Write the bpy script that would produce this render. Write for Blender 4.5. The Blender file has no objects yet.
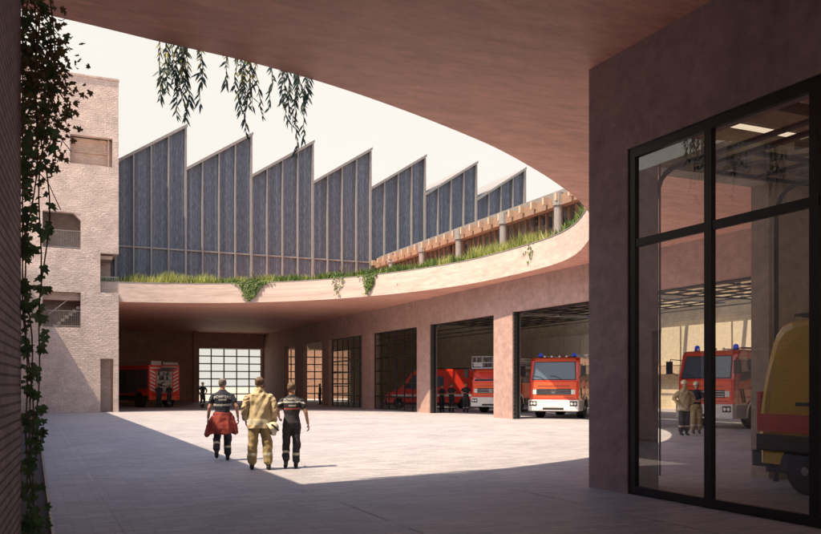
import bpy, bmesh, math, random
from mathutils import Vector, Matrix
from mathutils.geometry import tessellate_polygon
R = math.radians
rnd = random.Random(7)
S = bpy.context.scene
COL = S.collection

# ------------------------------------------------------------------ camera, world, sun, exposure
YAW = 24.5
cam_d = bpy.data.cameras.new('camera')
cam = bpy.data.objects.new('camera', cam_d)
COL.objects.link(cam)
cam.location = (0, 0, 1.65)
cam.rotation_euler = (R(90), 0, R(-YAW))
cam_d.sensor_width = 36.0
cam_d.lens = 36.0 * 830 / 821
cam_d.shift_y = 118 / 821
cam_d.clip_start = 0.05
cam_d.clip_end = 3000
S.camera = cam

SUN_EL = 60.0
sx, sy = 1.0, 0.2
n = math.hypot(sx, sy)
sun_dir = Vector((sx / n * math.cos(R(SUN_EL)), sy / n * math.cos(R(SUN_EL)), -math.sin(R(SUN_EL))))
sl = bpy.data.lights.new('sun', 'SUN')
sl.energy = 5.0
sl.angle = R(0.55)
sl.color = (1.0, 0.82, 0.60)
so = bpy.data.objects.new('sun', sl)
so.rotation_euler = sun_dir.to_track_quat('-Z', 'Y').to_euler()
so.location = (0, 0, 60)
COL.objects.link(so)

W = bpy.data.worlds.new('World')
S.world = W
W.use_nodes = True
nt = W.node_tree
nt.nodes.clear()
out = nt.nodes.new('ShaderNodeOutputWorld')
sky = nt.nodes.new('ShaderNodeTexSky')
sky.sky_type = 'NISHITA'
sky.sun_disc = False
sky.sun_elevation = R(SUN_EL)
sky.sun_rotation = math.atan2(-sx, -sy) % (2 * math.pi)
sky.dust_density = 2.5
bg1 = nt.nodes.new('ShaderNodeBackground')
bg1.inputs['Strength'].default_value = 0.15
nt.links.new(sky.outputs[0], bg1.inputs['Color'])
# pale cream haze veil that fills the lower part of the sky
tc = nt.nodes.new('ShaderNodeTexCoord')
sep = nt.nodes.new('ShaderNodeSeparateXYZ')
nt.links.new(tc.outputs['Generated'], sep.inputs[0])
mr = nt.nodes.new('ShaderNodeMapRange')
mr.interpolation_type = 'SMOOTHSTEP'
mr.inputs['From Min'].default_value = 0.36
mr.inputs['From Max'].default_value = 0.56
mr.inputs['To Min'].default_value = 1.0
mr.inputs['To Max'].default_value = 0.0
nt.links.new(sep.outputs['Z'], mr.inputs['Value'])
nz = nt.nodes.new('ShaderNodeTexNoise')
nz.inputs['Scale'].default_value = 2.2
nz.inputs['Detail'].default_value = 5
nt.links.new(tc.outputs['Generated'], nz.inputs['Vector'])
mr2 = nt.nodes.new('ShaderNodeMapRange')
mr2.inputs['To Min'].default_value = 0.93
mr2.inputs['To Max'].default_value = 1.05
nt.links.new(nz.outputs['Fac'], mr2.inputs['Value'])
mul = nt.nodes.new('ShaderNodeMath')
mul.operation = 'MULTIPLY'
nt.links.new(mr.outputs[0], mul.inputs[0])
nt.links.new(mr2.outputs[0], mul.inputs[1])
bg2 = nt.nodes.new('ShaderNodeBackground')
bg2.inputs['Color'].default_value = (1.0, 0.95, 0.875, 1)
vs_ = nt.nodes.new('ShaderNodeMath')
vs_.operation = 'MULTIPLY'
vs_.inputs[1].default_value = 0.60
nt.links.new(mr2.outputs[0], vs_.inputs[0])
nt.links.new(vs_.outputs[0], bg2.inputs['Strength'])
add = nt.nodes.new('ShaderNodeMixShader')
nt.links.new(mr.outputs[0], add.inputs[0])
nt.links.new(bg1.outputs[0], add.inputs[1])
nt.links.new(bg2.outputs[0], add.inputs[2])
nt.links.new(add.outputs[0], out.inputs['Surface'])

S.view_settings.view_transform = 'Standard'
S.view_settings.look = 'None'
S.view_settings.gamma = 1.0
S.view_settings.exposure = 0.72
S.view_settings.use_curve_mapping = False
S.cycles.max_bounces = 10
S.cycles.diffuse_bounces = 6
S.cycles.glossy_bounces = 4
S.cycles.transparent_max_bounces = 16

# ------------------------------------------------------------------ helpers
def bm_new():
    return bmesh.new()

def box(bm, x0, x1, y0, y1, z0, z1):
    v = [bm.verts.new(p) for p in ((x0,y0,z0),(x1,y0,z0),(x1,y1,z0),(x0,y1,z0),(x0,y0,z1),(x1,y0,z1),(x1,y1,z1),(x0,y1,z1))]
    fs = [(0,3,2,1),(4,5,6,7),(0,1,5,4),(1,2,6,5),(2,3,7,6),(3,0,4,7)]
    return [bm.faces.new([v[i] for i in f]) for f in fs]

def prism(bm, prof, a0, a1, axis='y'):
    """profile of 2-D points extruded along axis; axis y: (x,z), axis x: (y,z), axis z: (x,y)"""
    def P(p, a):
        return {'y': (p[0], a, p[1]), 'x': (a, p[0], p[1]), 'z': (p[0], p[1], a)}[axis]
    A = [bm.verts.new(P(p, a0)) for p in prof]
    B = [bm.verts.new(P(p, a1)) for p in prof]
    k = len(prof)
    bm.faces.new(A); bm.faces.new(list(reversed(B)))
    for i in range(k):
        bm.faces.new([A[i], B[i], B[(i+1) % k], A[(i+1) % k]])

def loft(bm, rings, segs=12):
    """rings: list of (center, u vector, v vector)"""
    prev = None; first = None
    for c, u, v in rings:
        c, u, v = Vector(c), Vector(u), Vector(v)
        ring = [bm.verts.new(c + u*math.cos(2*math.pi*i/segs) + v*math.sin(2*math.pi*i/segs)) for i in range(segs)]
        if prev:
            for i in range(segs):
                bm.faces.new([prev[i], prev[(i+1) % segs], ring[(i+1) % segs], ring[i]])
        else:
            first = ring
        prev = ring
    bm.faces.new(list(reversed(first))); bm.faces.new(prev)

def tube(bm, pts, rad, segs=8, flat=1.0):
    pts = [Vector(p) for p in pts]
    if not hasattr(rad, '__len__'): rad = [rad]*len(pts)
    rings = []
    for i, p in enumerate(pts):
        d = (pts[min(i+1, len(pts)-1)] - pts[max(i-1, 0)]).normalized()
        ref = Vector((0, 1, 0)) if abs(d.y) < 0.8 else Vector((1, 0, 0))
        u = d.cross(ref).normalized(); v = d.cross(u).normalized()
        rings.append((p, u*rad[i], v*rad[i]*flat))
    loft(bm, rings, segs)

def lathe(bm, prof, axis='y', center=(0,0,0), segs=20):
    """prof: (radius, along)"""
    cx, cy, cz = center
    rows = []
    for r, a in prof:
        row = []
        for i in range(segs):
            t = 2*math.pi*i/segs
            if axis == 'y': p = (cx + r*math.cos(t), cy + a, cz + r*math.sin(t))
            elif axis == 'z': p = (cx + r*math.cos(t), cy + r*math.sin(t), cz + a)
            else: p = (cx + a, cy + r*math.cos(t), cz + r*math.sin(t))
            row.append(bm.verts.new(p))
        rows.append(row)
    for a, b in zip(rows, rows[1:]):
        for i in range(segs):
            bm.faces.new([a[i], a[(i+1) % segs], b[(i+1) % segs], b[i]])
    bm.faces.new(list(reversed(rows[0]))); bm.faces.new(rows[-1])

def obj(name, bm, mat, parent=None, smooth=False, bevel=0.0):
    if bevel:
        bmesh.ops.bevel(bm, geom=list(bm.edges), offset=bevel, segments=2, profile=0.7, affect='EDGES', clamp_overlap=True)
    bmesh.ops.recalc_face_normals(bm, faces=bm.faces)
    me = bpy.data.meshes.new(name)
    bm.to_mesh(me); bm.free()
    for m in (mat if isinstance(mat, (list, tuple)) else [mat]):
        me.materials.append(m)
    if smooth:
        me.shade_smooth()
    o = bpy.data.objects.new(name, me)
    COL.objects.link(o)
    if parent: o.parent = parent
    return o

def mesh_obj(name, verts, faces, mat, parent=None):
    me = bpy.data.meshes.new(name)
    me.from_pydata(verts, [], faces); me.update()
    me.materials.append(mat)
    o = bpy.data.objects.new(name, me)
    COL.objects.link(o)
    if parent: o.parent = parent
    return o

def tag(o, label=None, cat=None, group=None, kind=None):
    if label: o['label'] = label
    if cat: o['category'] = cat
    if group: o['group'] = group
    if kind: o['kind'] = kind
    return o

def thing(name, label, cat, loc=(0,0,0), rz=0.0, group=None):
    o = bpy.data.objects.new(name, None)
    o.empty_display_size = 0.3
    COL.objects.link(o)
    o.location = loc; o.rotation_euler = (0, 0, rz)
    return tag(o, label, cat, group)

def copy_tree(o, parent=None):
    kids = [c for c in bpy.data.objects if c.parent == o]
    c = o.copy(); COL.objects.link(c); c.parent = parent
    for ch in kids: copy_tree(ch, c)
    return c

# ------------------------------------------------------------------ materials
def nodes_of(name):
    m = bpy.data.materials.new(name)
    m.use_nodes = True
    t = m.node_tree
    b = t.nodes['Principled BSDF']
    return m, t, b

def mapping(t, mode='obj', scale=(1,1,1)):
    tc = t.nodes.new('ShaderNodeTexCoord')
    if mode == 'wall':      # (x+y, z) so that axis-aligned walls read upright
        s = t.nodes.new('ShaderNodeSeparateXYZ'); t.links.new(tc.outputs['Object'], s.inputs[0])
        a = t.nodes.new('ShaderNodeMath'); a.operation = 'ADD'
        t.links.new(s.outputs[0], a.inputs[0]); t.links.new(s.outputs[1], a.inputs[1])
        c = t.nodes.new('ShaderNodeCombineXYZ')
        t.links.new(a.outputs[0], c.inputs[0]); t.links.new(s.outputs[2], c.inputs[1])
        src = c.outputs[0]
    else:
        src = tc.outputs['Object']
    mp = t.nodes.new('ShaderNodeMapping')
    mp.inputs['Scale'].default_value = scale
    t.links.new(src, mp.inputs[0])
    return mp.outputs[0]

def ramp(t, fac, stops):
    r = t.nodes.new('ShaderNodeValToRGB')
    e = r.color_ramp.elements
    e[0].position, e[0].color = stops[0][0], (*stops[0][1], 1)
    e[1].position, e[1].color = stops[-1][0], (*stops[-1][1], 1)
    for p, c in stops[1:-1]:
        x = e.new(p); x.color = (*c, 1)
    t.links.new(fac, r.inputs[0])
    return r.outputs[0]

def noise(t, vec, scale, detail=6, rough=0.6, dist=0.0):
    nn = t.nodes.new('ShaderNodeTexNoise')
    nn.inputs['Scale'].default_value = scale; nn.inputs['Detail'].default_value = detail
    nn.inputs['Roughness'].default_value = rough; nn.inputs['Distortion'].default_value = dist
    t.links.new(vec, nn.inputs['Vector'])
    return nn.outputs['Fac']

def mix(t, a, b, fac, mode='MIX'):
    x = t.nodes.new('ShaderNodeMix'); x.data_type = 'RGBA'; x.blend_type = mode
    for s, v in ((x.inputs[6], a), (x.inputs[7], b)):
        if hasattr(v, 'is_linked') or hasattr(v, 'links'): t.links.new(v, s)
        else: s.default_value = (*v, 1)
    if isinstance(fac, (int, float)): x.inputs[0].default_value = fac
    else: t.links.new(fac, x.inputs[0])
    return x.outputs[2]

def bump(t, b, h, strength=0.3, dist=0.02, prev=None):
    bp = t.nodes.new('ShaderNodeBump')
    bp.inputs['Strength'].default_value = strength; bp.inputs['Distance'].default_value = dist
    t.links.new(h, bp.inputs['Height'])
    if prev: t.links.new(prev, bp.inputs['Normal'])
    t.links.new(bp.outputs[0], b.inputs['Normal'])
    return bp.outputs[0]

def plain(name, col, rough=0.6, metal=0.0, var=0.12, nscale=6.0, coat=0.0, bmp=0.0):
    m, t, b = nodes_of(name)
    v = mapping(t)
    f = noise(t, v, nscale)
    lo = tuple(c*(1-var) for c in col); hi = tuple(min(1, c*(1+var)) for c in col)
    t.links.new(ramp(t, f, [(0.3, lo), (0.7, hi)]), b.inputs['Base Color'])
    b.inputs['Roughness'].default_value = rough
    b.inputs['Metallic'].default_value = metal
    if coat: b.inputs['Coat Weight'].default_value = coat
    if bmp: bump(t, b, noise(t, v, nscale*5), bmp, 0.01)
    return m

def plaster(name, col, col2, stretch=(1,1,1), mode='obj', bs=0.25, rough=0.85, specks=True, streak=(1,1,1)):
    m, t, b = nodes_of(name)
    v = mapping(t, mode, stretch)
    f1 = noise(t, v, 0.5, 8, 0.65, 0.6)
    f2 = noise(t, v, 3.5, 8, 0.7, 0.3)
    c = mix(t, ramp(t, f1, [(0.38, col2), (0.62, col)]), ramp(t, f2, [(0.35, tuple(x*0.68 for x in col)), (0.65, tuple(min(1, x*1.2) for x in col))]), 0.5)
    mps = t.nodes.new('ShaderNodeMapping'); mps.inputs['Scale'].default_value = streak
    t.links.new(v, mps.inputs[0])
    f4 = noise(t, mps.outputs[0], 1.3, 9, 0.75, 1.2)
    c = mix(t, c, ramp(t, f4, [(.35, (.80,.79,.79)), (.5, (1,1,1)), (.68, (1.2,1.17,1.15))]), .7, 'MULTIPLY')
    if specks:
        f3 = noise(t, v, 9, 10, 0.8, 1.5)
        c = mix(t, c, tuple(min(1, x*1.5+.05) for x in col), ramp(t, f3, [(0.57, (0,0,0)), (0.68, (.45,.45,.45))]))
    t.links.new(c, b.inputs['Base Color'])
    b.inputs['Roughness'].default_value = rough
    n1 = bump(t, b, f2, bs, 0.03)
    return m

def brick(name, c1, c2, mortar, bw=0.24, bh=0.075, bstr=0.6, mode='wall', lumps=0.0, mort=0.012):
    m, t, b = nodes_of(name)
    v = mapping(t, mode)
    bt = t.nodes.new('ShaderNodeTexBrick')
    bt.inputs['Scale'].default_value = 1.0
    bt.inputs['Brick Width'].default_value = bw; bt.inputs['Row Height'].default_value = bh
    bt.inputs['Mortar Size'].default_value = mort; bt.inputs['Mortar Smooth'].default_value = 0.3
    bt.inputs['Bias'].default_value = 0.0
    bt.inputs['Color1'].default_value = (*c1, 1); bt.inputs['Color2'].default_value = (*c2, 1); bt.inputs['Mortar'].default_value = (*mortar, 1)
    t.links.new(v, bt.inputs['Vector'])
    f = noise(t, v, 1.1, 8, 0.7)
    c = mix(t, bt.outputs['Color'], ramp(t, f, [(0.3, (.72,.7,.7)), (0.7, (1.15,1.12,1.1))]), 1.0, 'MULTIPLY')
    t.links.new(c, b.inputs['Base Color'])
    b.inputs['Roughness'].default_value = 0.85
    inv = t.nodes.new('ShaderNodeMath'); inv.operation = 'SUBTRACT'; inv.inputs[0].default_value = 1.0
    t.links.new(bt.outputs['Fac'], inv.inputs[1])
    n1 = bump(t, b, inv.outputs[0], bstr, 0.015)
    f2 = noise(t, v, 7 if lumps else 25, 5, 0.7)
    bump(t, b, f2, 0.35 + lumps, 0.02 + 0.05*lumps, n1)
    return m

def glassmat(name, tint=(.8,.82,.8), refl=1.0, ior=1.5):
    m = bpy.data.materials.new(name); m.use_nodes = True
    t = m.node_tree; t.nodes.clear()
    o = t.nodes.new('ShaderNodeOutputMaterial')
    tr = t.nodes.new('ShaderNodeBsdfTransparent'); tr.inputs[0].default_value = (*tint, 1)
    gl = t.nodes.new('ShaderNodeBsdfGlossy'); gl.inputs['Roughness'].default_value = 0.0
    gl.inputs['Color'].default_value = (1, 1, 1, 1)
    fr = t.nodes.new('ShaderNodeFresnel')
    ge = t.nodes.new('ShaderNodeNewGeometry')      # a thin sheet reflects alike from both sides
    im = t.nodes.new('ShaderNodeMath'); im.operation = 'MULTIPLY_ADD'
    im.inputs[1].default_value = 1/ior - ior; im.inputs[2].default_value = ior
    t.links.new(ge.outputs['Backfacing'], im.inputs[0]); t.links.new(im.outputs[0], fr.inputs['IOR'])
    mm = t.nodes.new('ShaderNodeMath'); mm.operation = 'MULTIPLY'; mm.inputs[1].default_value = refl; mm.use_clamp = True
    t.links.new(fr.outputs[0], mm.inputs[0])
    mx = t.nodes.new('ShaderNodeMixShader')
    t.links.new(mm.outputs[0], mx.inputs[0]); t.links.new(tr.outputs[0], mx.inputs[1]); t.links.new(gl.outputs[0], mx.inputs[2])
    t.links.new(mx.outputs[0], o.inputs[0])
    return m

def leafmat(name, c1, c2, trans=0.35, nscale=3.0):
    m, t, b = nodes_of(name)
    v = mapping(t)
    f = noise(t, v, nscale, 3)
    c = ramp(t, f, [(0.3, c1), (0.7, c2)])
    t.links.new(c, b.inputs['Base Color'])
    b.inputs['Roughness'].default_value = 0.5
    tl = t.nodes.new('ShaderNodeBsdfTranslucent')
    t.links.new(c, tl.inputs[0])
    mx = t.nodes.new('ShaderNodeMixShader'); mx.inputs[0].default_value = trans
    t.links.new(b.outputs[0], mx.inputs[1]); t.links.new(tl.outputs[0], mx.inputs[2])
    t.links.new(mx.outputs[0], t.nodes['Material Output'].inputs['Surface'])
    return m

M = {}
M['soffit'] = plaster('soffit_plaster', (.70,.37,.285), (.54,.26,.20), stretch=(.45,1.2,1), rough=.6, bs=.15, streak=(1.6,4.2,1))
M['fascia'] = plaster('fascia_concrete', (.58,.455,.40), (.48,.365,.32), mode='wall', stretch=(.4,1.6,1), bs=.1)
M['baywall'] = plaster('bay_wall_plaster', (.42,.275,.24), (.33,.21,.185), mode='wall', bs=.25)
M['pillar'] = plaster('pillar_plaster', (.40,.31,.325), (.22,.17,.185), mode='wall', bs=.7)
M['tower_brick'] = brick('pale_lumpy_brick', (.78,.65,.60), (.68,.57,.52), (.58,.48,.44), bw=.30, bh=.11, bstr=.9, lumps=1.0)
M['warm_brick'] = brick('warm_rough_brick', (.66,.50,.42), (.56,.42,.34), (.48,.37,.31), bw=.36, bh=.14, lumps=.65)
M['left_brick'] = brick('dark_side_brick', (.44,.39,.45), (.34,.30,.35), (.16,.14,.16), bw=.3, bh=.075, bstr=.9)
M['hall_brick'] = brick('hall_brown_brick', (.55,.36,.27), (.45,.29,.21), (.34,.24,.19), bw=.3, bh=.1)
M['orange_brick'] = brick('orange_brick', (.62,.36,.24), (.52,.29,.19), (.45,.33,.26), bw=.3, bh=.1)
M['inner_wall'] = brick('hall_beige_blockwork', (.74,.63,.46), (.66,.56,.41), (.54,.46,.34), bw=.4, bh=.2, bstr=.2)
M['garage_wall'] = plaster('garage_beige_render', (.50,.42,.32), (.40,.33,.26), mode='wall')
M['white_frame'] = plain('galvanised_white', (.55,.55,.55), .5, .3)
M['black_metal'] = plain('black_steel', (.018,.018,.02), .42, .3)
M['dark_track'] = plain('dark_track_steel', (.09,.09,.095), .4, .7)
M['grey_metal'] = plain('grey_steel', (.38,.38,.39), .4, .7)
M['mullion'] = plain('weathered_mullion', (.27,.255,.25), .6, .1)
M['chrome'] = plain('chrome', (.75,.75,.77), .15, 1.0, .03)
M['glass'] = glassmat('window_glass', (.93,.93,.92), 2.3)
M['dglass'] = glassmat('dark_window_glass', (.88,.88,.88), 1.5)
M['clear'] = glassmat('clear_glass', (.86,.86,.84), 1.0)
M['wood'] = plain('brown_timber', (.27,.17,.12), .7, 0, .25, 8)
M['wood_light'] = plain('pale_timber', (.50,.37,.27), .7, 0, .15, 8)
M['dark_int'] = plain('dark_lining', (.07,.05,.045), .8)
M['roofgrey'] = plain('grey_roof_membrane', (.20,.19,.18), .8)
M['red'] = plain('fire_red_paint', (.74,.045,.025), .28, 0, .06, 2, coat=.6)
M['red2'] = plain('fire_orange_red_paint', (.85,.13,.05), .3, 0, .06, 2, coat=.6)
M['white'] = plain('white_paint', (.74,.73,.70), .4, 0, .08, 3)
M['yellow'] = plain('ambulance_yellow_paint', (.90,.60,.03), .3, 0, .05, 2, coat=.5)
M['redband'] = plain('fluorescent_red_band', (.75,.08,.04), .45)
M['black_plastic'] = plain('black_plastic', (.022,.022,.024), .5)
M['rubber'] = plain('tyre_rubber', (.02,.02,.02), .85)
M['rim'] = plain('wheel_rim_steel', (.42,.42,.42), .4, .6)
M['shutter'] = plain('grey_roller_shutter', (.14,.14,.155), .4, .5)
M['shutter_l'] = plain('silver_roller_shutter', (.45,.45,.46), .35, .7)
M['soil'] = plain('dark_soil', (.075,.055,.048), .95, 0, .5, 20, bmp=.8)
M['skin'] = plain('skin', (.42,.235,.16), .55, 0, .05)
M['hair_d'] = plain('brown_hair', (.11,.065,.038), .7, 0, .3, 60)
M['hair_g'] = plain('greying_hair', (.16,.13,.11), .7, 0, .3, 60)
M['navy'] = plain('navy_cloth', (.022,.026,.042), .85, 0, .3, 12, bmp=.5)
M['darkcloth'] = plain('charcoal_cloth', (.03,.027,.034), .85, 0, .3, 12, bmp=.5)
M['tan'] = plain('tan_turnout_cloth', (.50,.40,.24), .85, 0, .08, 10, bmp=.6)
M['tan_d'] = plain('olive_turnout_cloth', (.33,.25,.12), .85, 0, .3, 10, bmp=.6)
M['redcloth'] = plain('dark_red_cloth', (.26,.04,.03), .85, 0, .3, 9, bmp=.6)
M['reflect'] = plain('reflective_tape', (.62,.62,.56), .35)
M['dull_tape'] = plain('dull_reflective_tape', (.50,.47,.36), .5)
M['lime'] = plain('lime_tape', (.55,.60,.10), .5)
M['boot'] = plain('black_boot_leather', (.012,.012,.013), .5)
M['helmet'] = plain('cream_helmet', (.66,.60,.42), .3, 0, .1, coat=.4)
M['ivory'] = plain('ivory_print', (.75,.73,.70), .7)
M['redprint'] = plain('red_print', (.60,.12,.10), .7)
M['eye'] = plain('dark_eye', (.02,.015,.01), .3)
M['ivy'] = leafmat('ivy_leaf', (.05,.095,.055), (.12,.19,.08), .5, 5)
M['ivy2'] = leafmat('ivy_leaf_olive', (.11,.095,.045), (.24,.18,.08), .4, 5)
M['willow'] = leafmat('narrow_leaf', (.035,.075,.085), (.09,.15,.14), .5, 4)
M['willow_y'] = leafmat('narrow_leaf_yellow', (.30,.30,.05), (.45,.42,.10), .4, 4)
M['stem'] = plain('brown_stem', (.09,.06,.035), .8)
M['grass'] = leafmat('roof_grass', (.18,.22,.05), (.50,.52,.16), .35, 1.2)
M['grass_g'] = leafmat('roof_herbs', (.05,.10,.02), (.17,.24,.05), .3, 1.2)
M['blue'] = None
m, t, b = nodes_of('blue_beacon_plastic')
b.inputs['Base Color'].default_value = (.03,.07,.50,1); b.inputs['Roughness'].default_value = .15
b.inputs['Emission Color'].default_value = (.05,.12,1,1); b.inputs['Emission Strength'].default_value = .12
M['blue'] = m
m, t, b = nodes_of('tinted_vehicle_glass')
b.inputs['Base Color'].default_value = (.075,.11,.15,1); b.inputs['Roughness'].default_value = .04
b.inputs['Specular IOR Level'].default_value = .9
M['vglass'] = m
m, t, b = nodes_of('lamp_lens')
b.inputs['Base Color'].default_value = (.8,.8,.78,1); b.inputs['Roughness'].default_value = .12
b.inputs['Coat Weight'].default_value = .8
M['lens'] = m
m, t, b = nodes_of('warm_tube_lamp')
b.inputs['Base Color'].default_value = (.8,.74,.62,1)
b.inputs['Emission Color'].default_value = (1,.80,.58,1); b.inputs['Emission Strength'].default_value = .55
M['lamp'] = m
# blue-grey vertical boards of the sawtooth hall
m, t, b = nodes_of('blue_stained_boards')
v = mapping(t, 'wall', (1,1,1))
sp = t.nodes.new('ShaderNodeSeparateXYZ'); t.links.new(v, sp.inputs[0])
fl = t.nodes.new('ShaderNodeMath'); fl.operation = 'MULTIPLY'; fl.inputs[1].default_value = 5.5; t.links.new(sp.outputs[0], fl.inputs[0])
fr = t.nodes.new('ShaderNodeMath'); fr.operation = 'FRACT'; t.links.new(fl.outputs[0], fr.inputs[0])
fo = t.nodes.new('ShaderNodeMath'); fo.operation = 'FLOOR'; t.links.new(fl.outputs[0], fo.inputs[0])
wn = t.nodes.new('ShaderNodeTexWhiteNoise'); wn.noise_dimensions = '1D'; t.links.new(fo.outputs[0], wn.inputs['W'])
mp2 = t.nodes.new('ShaderNodeMapping'); mp2.inputs['Scale'].default_value = (6, .9, 1); t.links.new(v, mp2.inputs[0])
f = noise(t, mp2.outputs[0], 2.6, 10, .8, .4)
c = ramp(t, f, [(.3, (.04,.052,.075)), (.5, (.11,.13,.172)), (.72, (.29,.31,.36))])
c = mix(t, c, ramp(t, wn.outputs['Value'], [(0, (.75,.75,.78)), (1, (1.2,1.2,1.2))]), 1.0, 'MULTIPLY')
c = mix(t, c, (.02,.025,.04), ramp(t, fr.outputs[0], [(0.0, (1,1,1)), (.09, (0,0,0))]))
t.links.new(c, b.inputs['Base Color']); b.inputs['Roughness'].default_value = .6
bump(t, b, f, .3, .02)
M['boards'] = m
# paving
m, t, b = nodes_of('courtyard_paving')
v = mapping(t)
bt = t.nodes.new('ShaderNodeTexBrick')
bt.inputs['Scale'].default_value = 1.0; bt.inputs['Brick Width'].default_value = .42; bt.inputs['Row Height'].default_value = .14
bt.inputs['Mortar Size'].default_value = .009; bt.inputs['Mortar Smooth'].default_value = .4
bt.inputs['Color1'].default_value = (.44,.42,.43,1); bt.inputs['Color2'].default_value = (.32,.312,.335,1); bt.inputs['Mortar'].default_value = (.25,.24,.27,1)
t.links.new(v, bt.inputs['Vector'])
f1 = noise(t, v, .35, 8, .65)
mp3 = t.nodes.new('ShaderNodeMapping'); mp3.inputs['Scale'].default_value = (.7, 5, 1); t.links.new(v, mp3.inputs[0])
f2 = noise(t, mp3.outputs[0], 2.2, 8, .75)
c = mix(t, bt.outputs['Color'], ramp(t, f1, [(.3, (.82,.82,.84)), (.7, (1.12,1.1,1.08))]), 1.0, 'MULTIPLY')
c = mix(t, c, ramp(t, f2, [(.3, (.66,.66,.70)), (.5, (1.0,1.0,1.0)), (.72, (1.3,1.27,1.25))]), 1.0, 'MULTIPLY')
t.links.new(c, b.inputs['Base Color'])
rr = ramp(t, f2, [(.3, (.45,.45,.45)), (.7, (.72,.72,.72))]); t.links.new(rr, b.inputs['Roughness'])
n1 = bump(t, b, bt.outputs['Fac'], -.25, .008)
bump(t, b, f2, .3, .01, n1)
M['paving'] = m
M['joint'] = plain('pale_joint_line', (.50,.47,.46), .8, 0, .3, 5)
M['ground_far'] = plain('pale_yard_asphalt', (.46,.41,.36), .9, 0, .15, .5)

# ------------------------------------------------------------------ key dimensions
H0, H1 = 6.75, 7.95          # canopy slab bottom / top
WX = 21.2                    # bay wall face
HB = 82.0                    # rear wall of the hall

# ------------------------------------------------------------------ ground
bm = bm_new()
vs = [bm.verts.new(p) for p in ((-600,-600,-.004),(600,-600,-.004),(600,600,-.004),(-600,600,-.004))]
bm.faces.new(vs)
tag(obj('ground', bm, M['ground_far']), kind='structure')
bm = bm_new()
vs = [bm.verts.new(p) for p in ((.21,-12,0),(40,-12,0),(40,82,0),(.21,82,0))]
bm.faces.new(vs)
tag(obj('courtyard_paving', bm, M['paving']), kind='structure')
bm = bm_new()
for x in (.95, 3.95, 6.95, 9.95, 12.95, 15.95, 18.95):
    for k in range(-3, 27):
        w = .012 + .01*rnd.random()
        y0 = k*3.05 + rnd.uniform(0, .5)
        if y0 > 80: break
        vs = [bm.verts.new(p) for p in ((x-w,y0,.004),(x+w,y0,.004),(x+w*.7,y0+rnd.uniform(1.6,2.6),.004),(x-w*.7,y0+rnd.uniform(1.6,2.6),.004))]
        bm.faces.new(vs)
tag(obj('paving_joint_lines', bm, M['joint']), kind='structure')
bm = bm_new()
vs = [bm.verts.new(p) for p in ((-12,-12,.002),(.19,-12,.002),(.19,53.5,.002),(-12,53.5,.002))]
bm.faces.new(vs)
tag(obj('planting_bed_soil', bm, M['soil']), kind='structure')
bm = bm_new()
box(bm, .19, .23, -12, 53.5, -.1, .05)
tag(obj('bed_edging', bm, M['dark_track']), kind='structure')

# ------------------------------------------------------------------ canopy slab with the courtyard opening
hole_ctrl = [(-.75,12.35),(.6,12.55),(1.8,12.78),(3.2,13.0),(4.6,13.4),(6.0,13.95),(7.4,14.6),(9.1,15.5),(10.9,16.7),(12.3,17.75),(13.7,18.9),(15.2,20.4),(16.6,22.1),
             (18.0,24.3),(19.45,27.2),(20.15,30.0),(20.25,33.5),(20.05,37.0),(19.2,40.5),(17.9,43.8),(16.1,46.9),(13.8,49.5),(11.0,51.6),(8.0,52.9),(4.9,53.62),(2.5,53.9),(-.75,54.1)]
def catmull(pts, sub=6):
    res = []
    for i in range(len(pts)-1):
        p0 = Vector(pts[max(i-1,0)]); p1 = Vector(pts[i]); p2 = Vector(pts[i+1]); p3 = Vector(pts[min(i+2,len(pts)-1)])
        for k in range(sub):
            s = k/sub
            res.append(.5*((2*p1) + (p2-p0)*s + (2*p0-5*p1+4*p2-p3)*s*s + (3*p1-p0-3*p2+p3)*s**3))
    res.append(Vector(pts[-1]))
    return res
hole = catmull(hole_ctrl)
outer = [Vector((-12,-8.5)), Vector((23,-8.5)), Vector((23,82)), Vector((4.85,82)), Vector((4.85,55.95)), Vector((-12,55.95))]
bm = bm_new()
loops = [[(p.x,p.y,0) for p in outer], [(p.x,p.y,0) for p in hole]]
flat = loops[0] + loops[1]
tris = tessellate_polygon([[Vector(p) for p in l] for l in loops])
for z in (H0, H1):
    vv = [bm.verts.new((p[0],p[1],z)) for p in flat]
    if z == H0: lo = vv
    else: hi = vv
    for tr in tris: bm.faces.new([vv[i] for i in tr])
n0 = len(outer)
for a, k in ((0, n0), (n0, len(hole))):
    for i in range(k):
        q = bm.faces.new([lo[a+i], lo[a+(i+1)%k], hi[a+(i+1)%k], hi[a+i]])
        if a: q.material_index = 1
can = thing('courtyard_canopy', 'red-brown plastered canopy slab with a large rounded opening over the courtyard', 'canopy')
slab = obj('slab', bm, [M['soffit'], M['fascia']], can)
# thin metal drip edge along the far rim
bm = bm_new()
for i in range(len(hole)-1):
    a, c = hole[i], hole[i+1]
    d = (c-a).normalized(); nrm = Vector((d.y, -d.x))      # away from the opening
    q = [a, c]
    p = [(a.x-nrm.x*.02, a.y-nrm.y*.02), (c.x-nrm.x*.02, c.y-nrm.y*.02), (c.x+nrm.x*.1, c.y+nrm.y*.1), (a.x+nrm.x*.1, a.y+nrm.y*.1)]
    A = [bm.verts.new((x,y,H1)) for x,y in p]; B = [bm.verts.new((x,y,H1+.03)) for x,y in p]
    bm.faces.new(B)
    for k in range(4): bm.faces.new([A[k], A[(k+1)%4], B[(k+1)%4], B[k]])
obj('edge_trim', bm, M['mullion'], can)

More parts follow.
